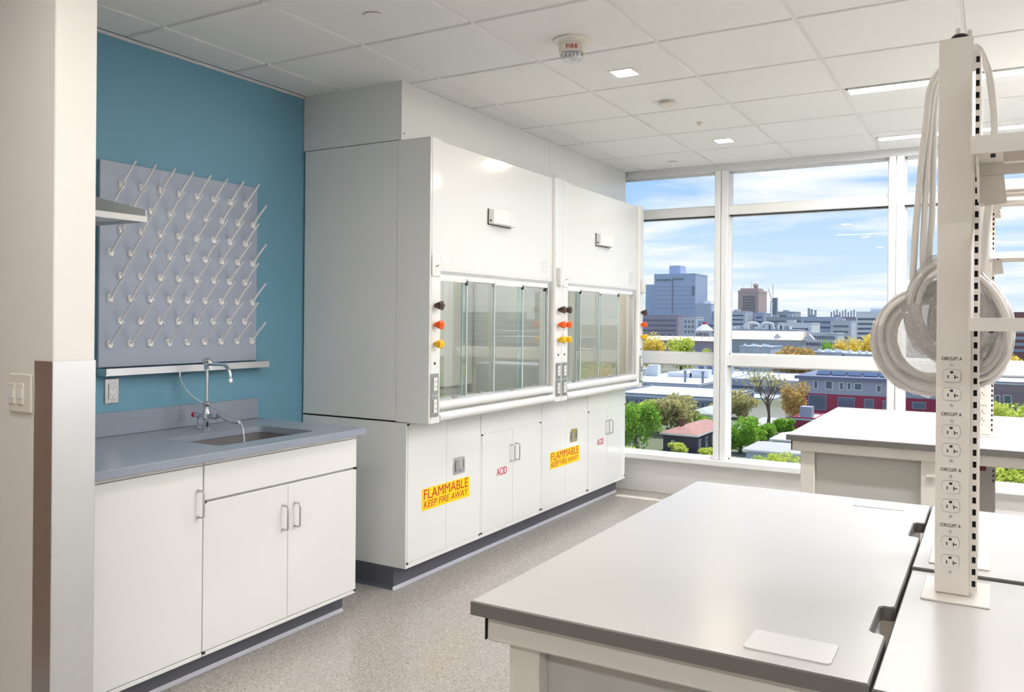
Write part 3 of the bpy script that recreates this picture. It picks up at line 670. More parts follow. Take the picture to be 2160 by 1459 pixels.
def island(Y0, tag_, lab_left, lab_near, lab_rear, lowered):
    """an end table plus two tables back to back, posts on the seam"""
    dx = 0.0
    xl, xs = -.867, -.158; Y3 = Y0+1.415 if tag_ == 'near' else Y0+1.53; ys = Y0+.70 if tag_ == 'near' else Y0+.765
    # end table with two cable notches in its inner edge
    t = thing('lab_table', lab_left, 'table', ((xl+xs)/2, (Y0+Y3)/2, 0), 'lab tables of the island benches')
    nd = .026; poly = [(xl, Y0), (xs, Y0)]
    for na, nb in ((Y0+.222, Y0+.395), (Y0+.985, Y0+1.17)):
        poly += [(xs, na), (xs-.008, na+.008), (xs-nd+.006, na+.008), (xs-nd, na+.016), (xs-nd, nb-.016), (xs-nd+.006, nb-.008), (xs-.008, nb-.008), (xs, nb)]
    poly += [(xs, Y3), (xl, Y3)]
    obj('table_top', top_slab(poly, .887, .914), [BENCH, EDGE], t)
    obj('apron', MB().cbox(xl+.022, xs-.03, Y0+.024, Y0+.064, .834, .8865, .004), FRAME, t)
    obj('apron', MB().cbox(xl+.022, xs-.03, Y3-.064, Y3-.024, .834, .8865, .004), FRAME, t)
    obj('side_rail', MB().cbox(xl+.055, xl+.095, Y0+.065, Y3-.065, .834, .8865, .004), FRAME, t)
    obj('side_rail', MB().cbox(xs-.10, xs-.06, Y0+.065, Y3-.065, .834, .8865, .004), FRAME, t)
    obj('end_cap', MB().box(xl+.0195, xl+.022, Y0+.022, Y0+.066, .836, .8865), BLACK, t)
    for lx in (xl+.058, xs-.125):
        for ly in (Y0+.05, Y3-.115):
            lg = obj('leg', leg_mb(lx, ly, .065, .834), FRAME, t)
            obj('levelling_foot', MB().lathe([(.026, 0), (.026, .01), (.012, .014), (.012, .026)], (lx+.032, ly+.032, 0), n=14), BLACK, lg, True)
    obj('modesty_panel', MB().cbox(xl+.123, xs-.125, Y0+.085, Y0+.10, .16, .834, .002), PANEL, t)
    obj('hanger_bracket', MB().box(xs-.125+.065, xs-.06, Y0+.052, Y0+.058, .765, .834).box(xs-.10, xs-.06, Y0+.03, Y0+.058, .765, .771), FRAME, t)
    # tables along the spine
    for nm, a, b, z1, lab in (('near', Y0, ys-.002, .914-lowered, lab_near), ('rear', ys+.002, Y3, .914, lab_rear)):
        s = thing('lab_table', lab, 'table', (.6, (a+b)/2, 0), 'lab tables of the island benches')
        x0, x1 = xs+.004, 1.42
        obj('table_top', top_slab([(x0, a), (x1, a), (x1, b), (x0, b)], z1-.027, z1), [BENCH, EDGE], s)
        e = a+.024 if nm == 'near' else b-.064
        obj('apron', MB().cbox(x0+.03, x1-.03, e, e+.04, z1-.08, z1-.0275, .004), FRAME, s)
        obj('apron', MB().cbox(x0+.03, x1-.03, (b-.10) if nm == 'near' else (a+.06), (b-.06) if nm == 'near' else (a+.10), z1-.08, z1-.0275, .004), FRAME, s)
        for lx in (x0+.55, x1-.13):
            for ly in (a+.05, b-.14):
                lg = obj('leg', leg_mb(lx, ly, .065, z1-.08), FRAME, s)
                obj('levelling_foot', MB().lathe([(.026, 0), (.026, .01), (.012, .014), (.012, .026)], (lx+.032, ly+.032, 0), n=14), BLACK, lg, True)
    return xl, xs, ys, Y3
island(1.345, 'near', 'grey-topped end table in the foreground with two cable notches', 'lower grey-topped table in front of the tall socket post', 'grey-topped table behind the tall socket post', .006)
island(4.150, 'far', 'white-topped end table of the island nearest the windows', 'near-side table of the island nearest the windows', 'window-side table of the island nearest the windows', 0)
# thin cover plates lying on the foreground table
tag(obj('cover_plate', MB().prism(rrect(-.288, 1.4315, .138, .090, .008), 'z', .9142, .9164), pm('cover_plate_grey', (222, 221, 219), .3)), 'thin pale grey cover plate lying near the front edge of the table', 'cover plate')
tag(obj('cover_plate', MB().prism(rrect(-.288, 2.668, .138, .062, .008), 'z', .9142, .9160), pm('cover_plate_grey', (222, 221, 219), .3)), 'thin white cover plate at the far end of the foreground table', 'cover plate')
tag(obj('cover_plate', MB().prism(rrect(-.288, 4.245, .138, .090, .008), 'z', .9142, .9160), pm('cover_plate_grey', (222, 221, 219), .3)), 'thin white cover plate on the table nearest the windows', 'cover plate')

# ================================================================== SERVICE POSTS
def recept_poly(cx, cz, w=.0325, h=.0245):
    pts = []
    for s in (1, -1):
        for k in range(9):
            a = math.radians(-50+100*k/8); r = w/2
            pts.append((cx+s*r*math.cos(a)*1.0, cz+s*max(-h/2, min(h/2, r*math.sin(a)*1.15))))
    return pts
def service_post(label, X0, Yf, zb, zt, circuits, red=False, detail=True, body_to=None):
    """cover facing the camera with sockets, slotted standard beside it"""
    W = .062; p = thing('service_post', label, 'service post', (X0+W/2, Yf+.03, zb), 'white service posts standing on the island benches')
    bt = body_to if body_to is not None else zb+.004
    obj('base_plate', MB().cbox(X0-.022, X0+.098, Yf-.050, Yf+.120, zb, zb+.0035, .001), POSTM, p)
    cv = obj('cover', MB().cbox(X0, X0+W, Yf, Yf+.012, bt, zt, .0025), POSTM, p)
    obj('channel_body', MB().cbox(X0+.004, X0+W-.003, Yf+.012, Yf+.075, bt, zt-.012, .002), POSTM, p)
    # slotted standard: ladder of webs with open slots, dark channel behind
    xa, xb = X0+W+.0005, X0+W+.0135; yy = Yf+.005; m = MB(); z0, z1 = zb+.012, zt-.03
    m.box(xa, xa+.0035, yy, yy+.003, z0, z1).box(xb-.003, xb, yy, yy+.003, z0, z1).box(xb-.001, xb, yy+.003, yy+.05, z0, z1)
    pitch = .0237; n = int((z1-z0)/pitch)
    for k in range(n+1): m.box(xa+.0035, xb-.003, yy, yy+.003, z0+k*pitch, min(z1, z0+k*pitch+.0113))
    st = obj('slotted_standard', m, POSTM, p); obj('slot_backing', MB().box(xa, xb-.001, yy+.014, yy+.016, z0, z1), DARK, st)
    for k, zc in enumerate(circuits):
        if detail:
            obj('circuit_lettering', text_mb('CIRCUIT A', .0092, TO_NY, (X0+W/2-.003, Yf-.0002, zc), depth=.0002, width=.037, bold=.00012), INK, cv)
        for z in (zc-.0125, zc-.093):
            obj('screw', MB().cyl((X0+W/2-.003, Yf, z), (X0+W/2-.003, Yf-.0015, z), .0028, n=10), STEEL, cv)
        for z in (zc-.034, zc-.071):
            cx = X0+W/2-.003; mt = REDSOCK if red else POSTM
            r = obj('receptacle', MB().prism(recept_poly(cx, z), 'y', Yf-.0022, Yf+.001), mt, cv)
            obj('rim_gap', MB().prism(recept_poly(cx, z, .0335, .0256), 'y', Yf-.0005, Yf+.001), pm('rim_grey', (150, 142, 134), .6), r)  # slightly larger grey outline around the socket
            q = MB(); y_ = Yf-.0023
            q.prism([(cx-.0028, z+.0055+.004), (cx+.0028, z+.0055+.004), (cx+.0028, z+.0065), (cx+.0018, z+.0048), (cx-.0018, z+.0048), (cx-.0028, z+.0065)], 'y', y_-.0002, y_)
            q.box(cx-.0072, cx-.0052, y_-.0002, y_, z-.0052, z+.0012).box(cx+.0048, cx+.0066, y_-.0002, y_, z-.0062, z+.0016).box(cx+.0066, cx+.0118, y_-.0002, y_, z-.0032, z-.0014)
            obj('contact_slots', q, INK, r)
    if zt > 1.9:
        obj('grommet', MB().lathe([(.017, zt-.012), (.017, zt+.009), (.013, zt+.014), (.011, zt+.015)], (X0+.036, Yf+.036, 0), n=18), BLACK, p, True)
        for cx, cy, hh in ((X0+.033, Yf+.030, .024), (X0+.054, Yf+.036, .019)):
            obj('cord_end', MB().lathe([(.0052, zt-.014), (.0052, zt+hh), (.0035, zt+hh+.003), (.0012, zt+hh+.004)], (cx, cy, 0), n=12), CORD, p, True)
    return p
PX0 = -.1005
service_post('tall white socket post nearest the camera with eight sockets', PX0, 1.885, .9082, 2.028, [1.384, 1.2725, 1.161, 1.0495])
service_post('socket post hidden right behind the tall foreground post', PX0-.001, 2.145, .9142, 2.02, [])
service_post('distant socket post on the island nearest the windows', PX0+.026, 4.635, .9142, 2.06, [1.31, 1.185, 1.06], detail=True)
service_post('window-side socket post of the far island', PX0+.026, 5.02, .9142, 2.06, [])
# lower service chase of the far island with dark red sockets
ch = thing('service_chase', 'grey service chase with dark red sockets under the far island', 'service chase', (-.05, 4.7, 0))
obj('chase_body', MB().cbox(-.10, .012, 4.60, 4.68, 0, .83, .002), PANEL, ch)
for z in (.80, .763):
    r = obj('red_receptacle', MB().prism(recept_poly(-.045, z, .036, .027), 'y', 4.597, 4.601), REDSOCK, ch)
m = MB()
for k in range(6): m.box(.0, .006, 4.599, 4.602, .70+k*.0235, .712+k*.0235)
obj('slot_row', m, DARK, ch)
obj('circuit_lettering', text_mb('CIRCUIT A', .011, TO_NY, (-.045, 4.5995, .824), depth=.0002), INK, ch)

# ================================================================== SHELVES ON THE POSTS
def post_shelf(label, X0, x1, ya, yb, z0, z1, gus=.11, plate=True):
    s = thing('reagent_shelf', label, 'shelf', ((X0+x1)/2, (ya+yb)/2, z0), 'white shelves hung on the service posts')
    obj('front_lip', MB().cbox(X0, x1, ya, ya+.003, z0, z1, .0012), POSTM, s)
    obj('deck', MB().box(X0+.001, x1, ya+.003, yb, z1-.006, z1-.003), POSTM, s)
    obj('back_lip', MB().cbox(X0, x1, yb-.003, yb, z0, z1, .001), POSTM, s)
    obj('stiffener', MB().cbox(X0+.05, x1, (ya+yb)/2-.009, (ya+yb)/2+.009, z0+.002, z1-.006, .001), POSTM, s)
    obj('end_panel', MB().prism([(ya+.004, z0+.001), (yb+.008, z0+.001), (yb+.008, z1+gus+.07), (ya+.004, z1+gus)], 'x', X0+.0005, X0+.003), POSTM, s)
    if plate: obj('bracket', MB().prism([(ya+.03, z0), (yb+.008, z0), (yb+.008, z0-.05), (yb-.01, z0-.052)], 'x', X0+.008, X0+.012), POSTM, s)
    if plate: obj('bracket_plate', MB().prism([(X0+.012, z0), (X0+.052, z0), (X0+.058, z0-.055), (X0+.012, z0-.06)], 'y', yb-.004, yb-.001), POSTM, s)
    obj('rivet', MB().cyl((X0+.034, ya+.03, z0+.003), (X0+.034, ya+.03, z0-.003), .004, n=8), DARK, s)
    return s
post_shelf('upper white shelf fixed to the tall foreground post', -.0375, 1.3, 1.62, 1.872, 1.744, 1.775)
post_shelf('eye-level white shelf fixed to the tall foreground post', -.0375, 1.3, 1.62, 1.872, 1.442, 1.465, plate=False)
post_shelf('upper white shelf on the distant socket post', -.030, 1.3, 4.36, 4.622, 2.062, 2.110, .05)
post_shelf('upper white shelf on the window side of the far island', -.030, 1.3, 4.74, 5.0, 2.062, 2.110, .05)
post_shelf('lower white shelf on the distant socket post', -.020, 1.3, 4.36, 4.622, 1.752, 1.782, .05)

# ================================================================== CORDS AND BAGGED COILS BEHIND THE POST
def P3(px, py, Y):
    """point seen at pixel (px,py) on the plane y=Y"""
    th, ro = math.radians(CAM_YAW), math.radians(CAM_ROLL); u = (px-1080)/CAM_F; v = (py-CAM_CY)/CAM_F
    a = math.cos(ro)*u+math.sin(ro)*v; b = -math.sin(ro)*u+math.cos(ro)*v
    d = Vector((-math.sin(th)+a*math.cos(th), math.cos(th)+a*math.sin(th), -b)); return Vector((0, 0, CAM_H))+d*(Y/d.y)
def cord(label, pts, Y, r):
    tag(obj('power_cord', MB().tube(bez([P3(x, y, Y+(k*.004)) for k, (x, y) in enumerate(pts)], 8), r, 10), CORD, None, True), label, 'cord', 'white power cords drooping behind the post')
cord('outermost white cord drooping beside the tall post into the bagged coil', [(1990, 142), (1976, 158), (1961, 190), (1953, 260), (1944, 340), (1937, 420), (1929, 520), (1926, 600), (1932, 640)], 2.01, .0072)
cord('middle white cord drooping beside the tall post', [(1990, 150), (1975, 172), (1964, 230), (1957, 330), (1951, 440), (1947, 540), (1950, 600)], 2.02, .0066)
cord('innermost white cord hanging close against the tall post', [(1992, 158), (1979, 180), (1972, 220), (1969, 330), (1966, 450), (1960, 540), (1962, 590)], 2.03, .0066)
cord('thick white cord arching over the shelf side of the tall post', [(2052, 98), (2066, 106), (2082, 140), (2092, 190), (2098, 250), (2096, 300), (2090, 400), (2080, 480), (2072, 560), (2068, 600)], 2.01, .0076)
def coil(label, cx, cy, rx, ry, Y, tilt, turns, seed, side):
    rnd = random.Random(seed); c = P3(cx, cy, Y); k = Y*.905/CAM_F*1.07
    t = thing('bagged_coil', label, 'cable coil', (c.x, c.y, c.z-ry*k), 'coils of white cord in clear plastic bags')
    w = []
    for i in range(turns):
        m = MB(); f = 1-.36*(i % 6)/6-rnd.uniform(0, .05); off = rnd.uniform(-.035, .035)+(i//6)*.012; ph = rnd.uniform(0, 6.28); pts = []
        for q in range(37):
            a = 2*PI*q/36+ph; e = 1+.02*math.sin(3*a+ph)
            x = rx*k*f*e*math.cos(a); z = ry*k*f*e*math.sin(a)
            # teardrop: narrower towards the top
            if z > 0: x *= 1-.28*(z/(ry*k))**2
            xr = x*math.cos(tilt)-z*math.sin(tilt); zr = x*math.sin(tilt)+z*math.cos(tilt)
            pts.append((c.x+xr, c.y+off+.012*math.sin(2*a+ph), c.z+zr))
        m.tube(pts, .0064, 8, caps=False); obj('cord_loop', m, COILC, t, True)
    # crinkled bag
    bm = bmesh.new(); bmesh.ops.create_icosphere(bm, subdivisions=4, radius=1)
    from mathutils import noise
    for v in bm.verts:
        nrm = v.co.copy(); q = 1+.07*noise.noise(nrm*3.1+Vector((seed, 0, 0)))+.045*noise.noise(nrm*8+Vector((0, seed, 0)))
        x, y, z = nrm.x*rx*k*1.04*q, nrm.y*.062*q, nrm.z*ry*k*1.04*q
        if z > 0: x *= 1-.28*min(1, z/(ry*k))**2
        v.co = (c.x+x*math.cos(tilt)-z*math.sin(tilt), c.y+y, c.z+x*math.sin(tilt)+z*math.cos(tilt))
    mb = MB().bm(bm); obj('plastic_bag', mb, BAG, t, True)
coil('clear bag of coiled white cord hanging lowest beside the tall post', 1968, 712, 106, 112, 2.055, math.radians(-22), 12, 3, -1)
coil('smaller clear bag of coiled cord tucked against the tall post', 2004, 652, 80, 108, 2.035, math.radians(6), 10, 5, -1)
coil('clear bag of coiled cord bulging out on the shelf side of the post', 2046, 690, 70, 112, 2.05, math.radians(5), 10, 9, 1)

# ================================================================== CEILING FITTINGS
ZC = HC-.005
def linear_light(label, x0, x1, y0, y1):
    t = thing('linear_light', label, 'ceiling light', ((x0+x1)/2, (y0+y1)/2, ZC), 'linear ceiling lights')
    m = MB(); f = .010
    m.box(x0, x1, y0, y0+f, ZC-.006, ZC).box(x0, x1, y1-f, y1, ZC-.006, ZC).box(x0, x0+f, y0, y1, ZC-.006, ZC).box(x1-f, x1, y0, y1, ZC-.006, ZC)
    obj('trim_frame', m, GRIDM, t)
    obj('diffuser', MB().box(x0+f, x1-f, y0+f, y1-f, ZC-.004, ZC-.0008), LAMPM, t)
linear_light('glowing linear ceiling light over the far island', -.71, 4.6, 4.835, 4.955)
linear_light('glowing linear ceiling light nearest the windows', -.71, 4.6, 6.185, 6.30)
linear_light('added unseen linear light over the aisle between the two islands', -.60, 4.6, 3.32, 3.44)  # unseen lamp added to brighten the alcove, hood and cabinet fronts
linear_light('added unseen linear light behind the camera', -.4, 2.4, -1.4, -1.28)  # unseen lamp added to brighten the near post from the camera side
linear_light('added unseen short linear light above the aisle beside the camera', -2.0, -1.2, .75, .87)  # unseen short lamp added to brighten the partition wall
def square_light(label, x, y, s=.055):
    t = thing('square_downlight', label, 'ceiling light', (x, y, ZC), 'small square downlights')
    m = MB(); a, b = s+.012, s
    m.box(x-a, x+a, y-a, y-b, ZC-.004, ZC).box(x-a, x+a, y+b, y+a, ZC-.004, ZC).box(x-a, x-b, y-b, y+b, ZC-.004, ZC).box(x+b, x+a, y-b, y+b, ZC-.004, ZC)
    obj('trim_ring', m, GRIDM, t); obj('lens', MB().box(x-b, x+b, y-b, y+b, ZC-.003, ZC-.0008), DOWNM, t)
for lab, y in (('small glowing square downlight beside the fire strobe', 3.978), ('small glowing square downlight nearer the window wall', 5.80), ('square downlight above the sink aisle', 2.155), ('square downlight in the entry aisle', .33), ('square downlight towards the back wall', -1.5)):
    square_light(lab, -1.652, y)
def disc(label, x, y, r):
    t = thing('sprinkler_cover', label, 'sprinkler', (x, y, ZC), 'flush sprinkler cover discs')
    obj('cover_disc', MB().lathe([(r, ZC-.004), (r*.96, ZC-.0065), (.001, ZC-.007)], (x, y, 0), n=28), TILE, t, True)
    obj('escutcheon', MB().lathe([(r*.9, ZC), (r*.9, ZC-.004)], (x, y, 0), n=28), pm('brass_dull', (150, 110, 90), .5), t)
disc('flush white sprinkler disc in the ceiling nearest the sink alcove', -2.266, 2.722, .042)
disc('flush white sprinkler disc in the ceiling beside the window head', -2.235, 6.386, .042)
# smoke detector
t = thing('smoke_detector', 'small white smoke detector on the ceiling between the downlights', 'smoke detector', (-1.651, 4.617, ZC))
obj('base', MB().lathe([(.034, ZC), (.034, ZC-.012)], (-1.651, 4.617, 0), n=24), CREAM, t, True)
obj('chamber', MB().lathe([(.046, ZC-.012), (.048, ZC-.022), (.034, ZC-.032), (.018, ZC-.036), (.001, ZC-.037)], (-1.651, 4.617, 0), n=24), CREAM, t, True)
t = thing('ceiling_sensor', 'tiny white sensor stub on the ceiling beyond the smoke detector', 'sensor', (-1.641, 5.195, ZC))
obj('stem', MB().lathe([(.013, ZC), (.013, ZC-.022)], (-1.641, 5.195, 0), n=14), CREAM, t, True)
obj('collar', MB().lathe([(.022, ZC-.001), (.022, ZC-.004)], (-1.641, 5.195, 0), n=16), CREAM, t, True)
# fire strobe
fx, fy = -1.672, 3.405
t = thing('fire_strobe', 'cream ceiling fire alarm strobe lettered FIRE in red', 'fire alarm', (fx, fy, ZC))
obj('base_ring', MB().lathe([(.088, ZC), (.089, ZC-.008), (.082, ZC-.013), (.060, ZC-.015), (.058, ZC-.018)], (fx, fy, 0), n=36), CREAM, t, True)
ca, sa = math.cos(math.radians(24)), math.sin(math.radians(24))   # body turned towards the room
def rot(p): return (fx+p[0]*ca-p[1]*sa, fy+p[0]*sa+p[1]*ca)
bd = MB(); bd.prism([rot(p) for p in rrect(0, 0, .118, .078, .014, 3)], 'z', ZC-.062, ZC-.015); obj('housing', bd, CREAM, t)
tm = text_mb('FIRE', .026, TO_NY, (0, -.0392, ZC-.040), depth=.0004, space=1.15, bold=.0007)
tm.v = [(*rot((x, y)), z) for x, y, z in tm.v]; obj('fire_lettering', tm, REDP, t)
ln = MB(); ln.lathe([(.052, ZC-.062), (.052, ZC-.078), (.044, ZC-.090), (.030, ZC-.097), (.001, ZC-.099)], (fx, fy, 0), n=14)
obj('lens', ln, glass('strobe_lens', (.9, .92, .95), 1.9, .05, .12), t)
fl = MB()
for k in range(5):
    x = -.036+k*.018; q0 = rot((x-.008, -.03)); q1 = rot((x+.008, -.03)); q2 = rot((x, .02)); fl.add([(*q0, ZC-.064), (*q1, ZC-.064), (*q2, ZC-.064), (*rot((x, -.004)), ZC-.088)], [(0, 1, 3), (1, 2, 3), (2, 0, 3), (0, 2, 1)])
obj('reflector', fl, CHROME, t)

# ================================================================== THE CITY OUTSIDE (ground 20.5 m below the lab floor)
GZ = -20.5
def gm(n, c, r=.8, nz=None): return pm(n, c, r, spec=.25, noise=nz)
m = MB(); m.box(-2500, 2500, 20, 4200, GZ-1, GZ)
gr = struct('ground', m, gm('town_ground', (96, 104, 82), .9, (.02, .55, (128, 128, 128))))
tag(obj('parking_lot', MB().box(-46, -18, 172, 196, GZ, GZ+.06), gm('pale_asphalt', (168, 168, 170))), 'pale asphalt parking lot beside the large bare tree', 'parking lot', kind='structure')
GLZ = pm('hazed_window_glass', (86, 100, 120), .12, spec=.8)  # glass colour lightened, haze over the city put into it
def seg(pl, pr, py, Y):
    a, b = P3(pl, py, Y), P3(pr, py, Y); return a.x, b.x, (a.z+b.z)/2
def building(name, label, pl, pr, pt, Y, depth, mat, cat='building', roofm=None, parapet=.6, group=None):
    x0, x1, z = seg(pl, pr, pt, Y); t = thing(name, label, cat, ((x0+x1)/2, Y+depth/2, GZ), group)
    obj('walls', MB().box(x0, x1, Y, Y+depth, GZ, z-parapet), mat, t)
    r = MB().box(x0-.15, x1+.15, Y-.15, Y+depth+.15, z-parapet, z-parapet*.4)
    obj('roof', r, roofm or mat, t)
    pp = MB(); pz0, pz1 = z-parapet*.4, z
    pp.box(x0-.15, x1+.15, Y-.15, Y+.3, pz0, pz1).box(x0-.15, x1+.15, Y+depth-.3, Y+depth+.15, pz0, pz1).box(x0-.15, x0+.3, Y+.3, Y+depth-.3, pz0, pz1).box(x1-.3, x1+.15, Y+.3, Y+depth-.3, pz0, pz1)
    obj('parapet', pp, mat, t)
    return t, x0, x1, z
def bands(t, x0, x1, Y, zs, h, name='window_band', mat=None):
    for z in zs: obj(name, MB().box(x0, x1, Y-.25, Y+.1, z, z+h), mat or GLZ, t)
def win(t, pl, pr, pt, pb, Y, frame=None, name='window'):
    a, b = P3(pl, pt, Y), P3(pr, pb, Y); x0, x1, z1, z0 = a.x, b.x, a.z, b.z
    w = obj(name, MB().box(x0-.12, x1+.12, Y-.10, Y+.05, z0-.12, z1+.12), frame or gm('white_trim', (232, 232, 230)), t)
    obj('pane', MB().box(x0, x1, Y-.13, Y-.09, z0, z1), GLZ, w)
BG = gm('hazed_blue_cladding', (168, 182, 208), .5); BG2 = gm('hazed_blue_concrete', (176, 186, 204), .6); CON = gm('hazed_concrete', (196, 200, 206), .7)  # cladding and concrete colours lightened to stand in for distance haze
PUR = gm('mauve_brick', (160, 152, 166), .8); BRN = gm('brown_concrete', (186, 166, 160), .8); WH = gm('white_render', (222, 224, 226), .7); GRY = gm('mid_grey_cladding', (166, 172, 180), .7)
DGR = gm('dark_grey_roof', (132, 140, 152), .8); ROOFL = gm('pale_roof_membrane', (176, 186, 202), .6, (.3, .5, (190, 198, 210))); MAR = gm('maroon_cladding', (150, 58, 80), .6); SLT = gm('slate_cladding', (152, 158, 174), .6)
# --- tall stepped tower
t, x0, x1, z = building('office_tower', 'tall blue-grey stepped tower on the skyline', 1380, 1467, 577, 900, 45, BG, 'tower', parapet=2)
a, b, zz = seg(1362, 1381, 600, 902); obj('low_wing', MB().box(a, b, 902, 940, GZ, zz), BG, t)
a, b, zz = seg(1412, 1435, 560, 912); obj('penthouse', MB().box(a, b, 912, 932, z-3, zz), BG, t)
a, b, zz = seg(1384, 1414, 592, 899); bands(t, a, b, 899.6, [zz], 2.0, 'louvre_band', DGR)
a, b, zz = seg(1419, 1441, 590, 899); bands(t, a, b, 899.6, [zz], 2.0, 'louvre_band', DGR)
a, b, zz = seg(1459, 1464, 622, 899); bands(t, a, b, 899.6, [zz], 10, 'louvre_panel', DGR)
a, b, zz = seg(1417, 1418.4, 660, 899); bands(t, a, b, 899.6, [zz], 40, 'wall_joint', DGR)
for k in range(6):
    a, b, zz = seg(1381, 1466, 604+k*9, 899); bands(t, a, b, 899.8, [zz], .35, 'wall_joint', BG2)
# --- skyline
t, x0, x1, z = building('brick_block', 'mauve brick block below the tall stepped tower', 1318, 1430, 664, 640, 30, PUR)
bands(t, x0+2, x1-2, 640, [z-5, z-9, z-13, z-17], 1.3)
t, x0, x1, z = building('lab_block', 'pale blue stepped block beside the tower', 1466, 1500, 640, 760, 40, BG2)
a, b, zz = seg(1500, 1520, 656, 764); obj('low_wing', MB().box(a, b, 764, 800, GZ, zz), BG2, t)
a, b, zz = seg(1472, 1486, 634, 770); obj('penthouse', MB().box(a, b, 770, 790, z-2, zz), BG2, t)
t, x0, x1, z = building('white_block', 'small pale block with square windows below the tower', 1440, 1468, 668, 560, 18, CON)
for k in range(3): bands(t, x0+1.5+k*2.6, x0+2.6+k*2.6, 560, [z-4, z-7.5, z-11], 1.4, 'window')
t, x0, x1, z = building('civic_hall', 'blue-grey hall beside the window mullion', 1472, 1514, 676, 540, 20, BG)
bands(t, x0+1, x1-1, 540, [z-4, z-8], 1.5)
# cupola with red cap
c = P3(1486, 705, 470); t = thing('cupola_pavilion', 'white octagonal pavilion with red-capped conical roof', 'pavilion', (c.x, c.y, GZ))
def octo(r, z0, z1, r1=None): return MB().cyl((c.x, c.y, z0), (c.x, c.y, z1), r, r if r1 is None else r1, 8)
z9 = P3(1486, 697, 470).z; zt9 = P3(1486, 684, 470).z
obj('drum', octo(4.6, GZ, z9), WH, t); obj('roof', octo(5.6, z9, zt9, 1.6), CON, t); obj('cap', octo(1.5, zt9, zt9+1.3, .8), gm('red_cap', (176, 52, 72)), t)
for k in range(5): obj('window', MB().box(c.x-3.6+k*1.6, c.x-2.7+k*1.6, c.y-5.1+.35*abs(k-2), c.y-4.1, z9-3.6, z9-1.2), GLZ, t)
t, x0, x1, z = building('brown_tower', 'brown concrete tower with gridded windows and a mast', 1557, 1600, 612, 1000, 42, BRN, 'tower', parapet=3)
g = MB(); w = (x1-x0)*.62/8
for i in range(8):
    for j in range(13): g.box(x0+(x1-x0)*.24+i*w, x0+(x1-x0)*.24+i*w+w*.6, 999.6, 1000, z-9-j*3.4, z-9-j*3.4+2.0)
obj('window_grid', g, GLZ, t)
obj('crown', MB().box(x0+1.5, x1-1.5, 1004, 1030, z, z+2.6), BRN, t); cx = (x0+x1)/2
obj('mast', MB().cyl((cx+.6, 1012, z), (cx+.6, 1012, z+11), .35, .15, 6), GRY, t); obj('radome', MB().lathe([(.5, z+2.6), (2.6, z+3.6), (3.4, z+6), (2.4, z+8.2), (.2, z+9)], (cx+6.4, 1010, 0), n=12), BRN, t, True)
obj('antenna', MB().cyl((cx-8, 1010, z), (cx-8, 1010, z+7), .3, .2, 6), GRY, t)
t, x0, x1, z = building('slim_tower', 'slim grey tower next to the construction crane', 1629, 1638, 628, 1150, 8, DGR, 'tower')
c = P3(1626, 660, 1120); t = thing('tower_crane', 'thin construction crane beside the slim tower', 'crane', (c.x, c.y, GZ))
zc = P3(1630, 622, 1120).z; obj('crane_mast', MB().box(c.x-.5, c.x+.5, 1119.5, 1120.5, GZ, zc-8), GRY, t); obj('jib', MB().tube([(c.x+3, 1120, zc-14), (c.x-3.4, 1120, zc+8)], .45, 5), GRY, t); obj('pendant_line', MB().tube([(c.x+2.4, 1120, zc+14), (c.x+2.4, 1120, zc-12)], .35, 5), GRY, t)
for lab, pl, pr, pt, Y, mt in (
    ('pale low block at the foot of the brown tower', 1536, 1572, 656, 820, CON), ('grey low block on the far side of the brown tower', 1590, 1612, 660, 830, BG2),
    ('grey stepped research block behind the crane', 1616, 1700, 668, 780, GRY), ('upper setback block behind the crane', 1640, 1676, 657, 840, GRY),
    ('long pale block under the rooftop stacks', 1690, 1765, 668, 700, BG2), ('low mauve block under the row of thin stacks', 1746, 1812, 668, 760, PUR),
    ('white low block behind the glowing roof', 1642, 1712, 680, 560, WH), ('grey block beside the banded office', 1752, 1796, 676, 668, CON)):
    t, x0, x1, z = building('skyline_block', lab, pl, pr, pt, Y, 30, mt)
    bands(t, x0+2, x1-2, Y, [z-5-k*4.2 for k in range(4)], 1.4)
    n = max(1, int((x1-x0)/14))
    for k in range(n): obj('rooftop_unit', MB().box(x0+4+k*13, x0+9+k*13, Y+6, Y+12, z-.5, z+1.6+1.4*(k % 2)), GRY, t)
for k, px in enumerate((1706, 1712, 1720)):
    p = P3(px, 668, 705); tp = P3(px, 650+k*2, 705); tag(obj('rooftop_stack', MB().lathe([(1.0, p.z-1), (.9, tp.z-.6), (1.2, tp.z-.5), (1.1, tp.z)], (p.x, 705, 0), n=8), GRY), ['tallest', 'middle', 'shortest'][k]+' of the three thick rooftop stacks', 'stack', 'thick rooftop stacks')
for k in range(9):
    p = P3(1753+k*6, 668, 763); tag(obj('exhaust_pipe', MB().lathe([(.7, p.z-2), (.6, p.z+4+(k % 3)), (.8, p.z+4.2+(k % 3))], (p.x, 764, 0), n=8), GRY), ['first', 'second', 'third', 'fourth', 'fifth', 'sixth', 'seventh', 'eighth', 'ninth'][k]+' thin exhaust pipe of the rooftop row, counted from the crane side', 'exhaust pipe', 'thin exhaust pipes in a row on a roof')
t, x0, x1, z = building('banded_office', 'white office block with horizontal window bands by the mullion', 1806, 1905, 657, 620, 30, WH)
bands(t, x0+1, x1-1, 620, [z-6-k*3.3 for k in range(6)], 1.5)
a, b, zz = seg(1836, 1880, 651, 630); obj('penthouse', MB().box(a, b, 630, 645, z-1, zz), BG2, t)
t, x0, x1, z = building('brick_office', 'red-brown banded office block beyond the eye-level shelf', 2070, 2240, 658, 560, 30, gm('red_brown_brick', (132, 92, 92)))
bands(t, x0+1, x1-1, 560, [z-5-k*3.6 for k in range(6)], 1.7, mat=gm('pale_window_band', (150, 160, 176), .3))
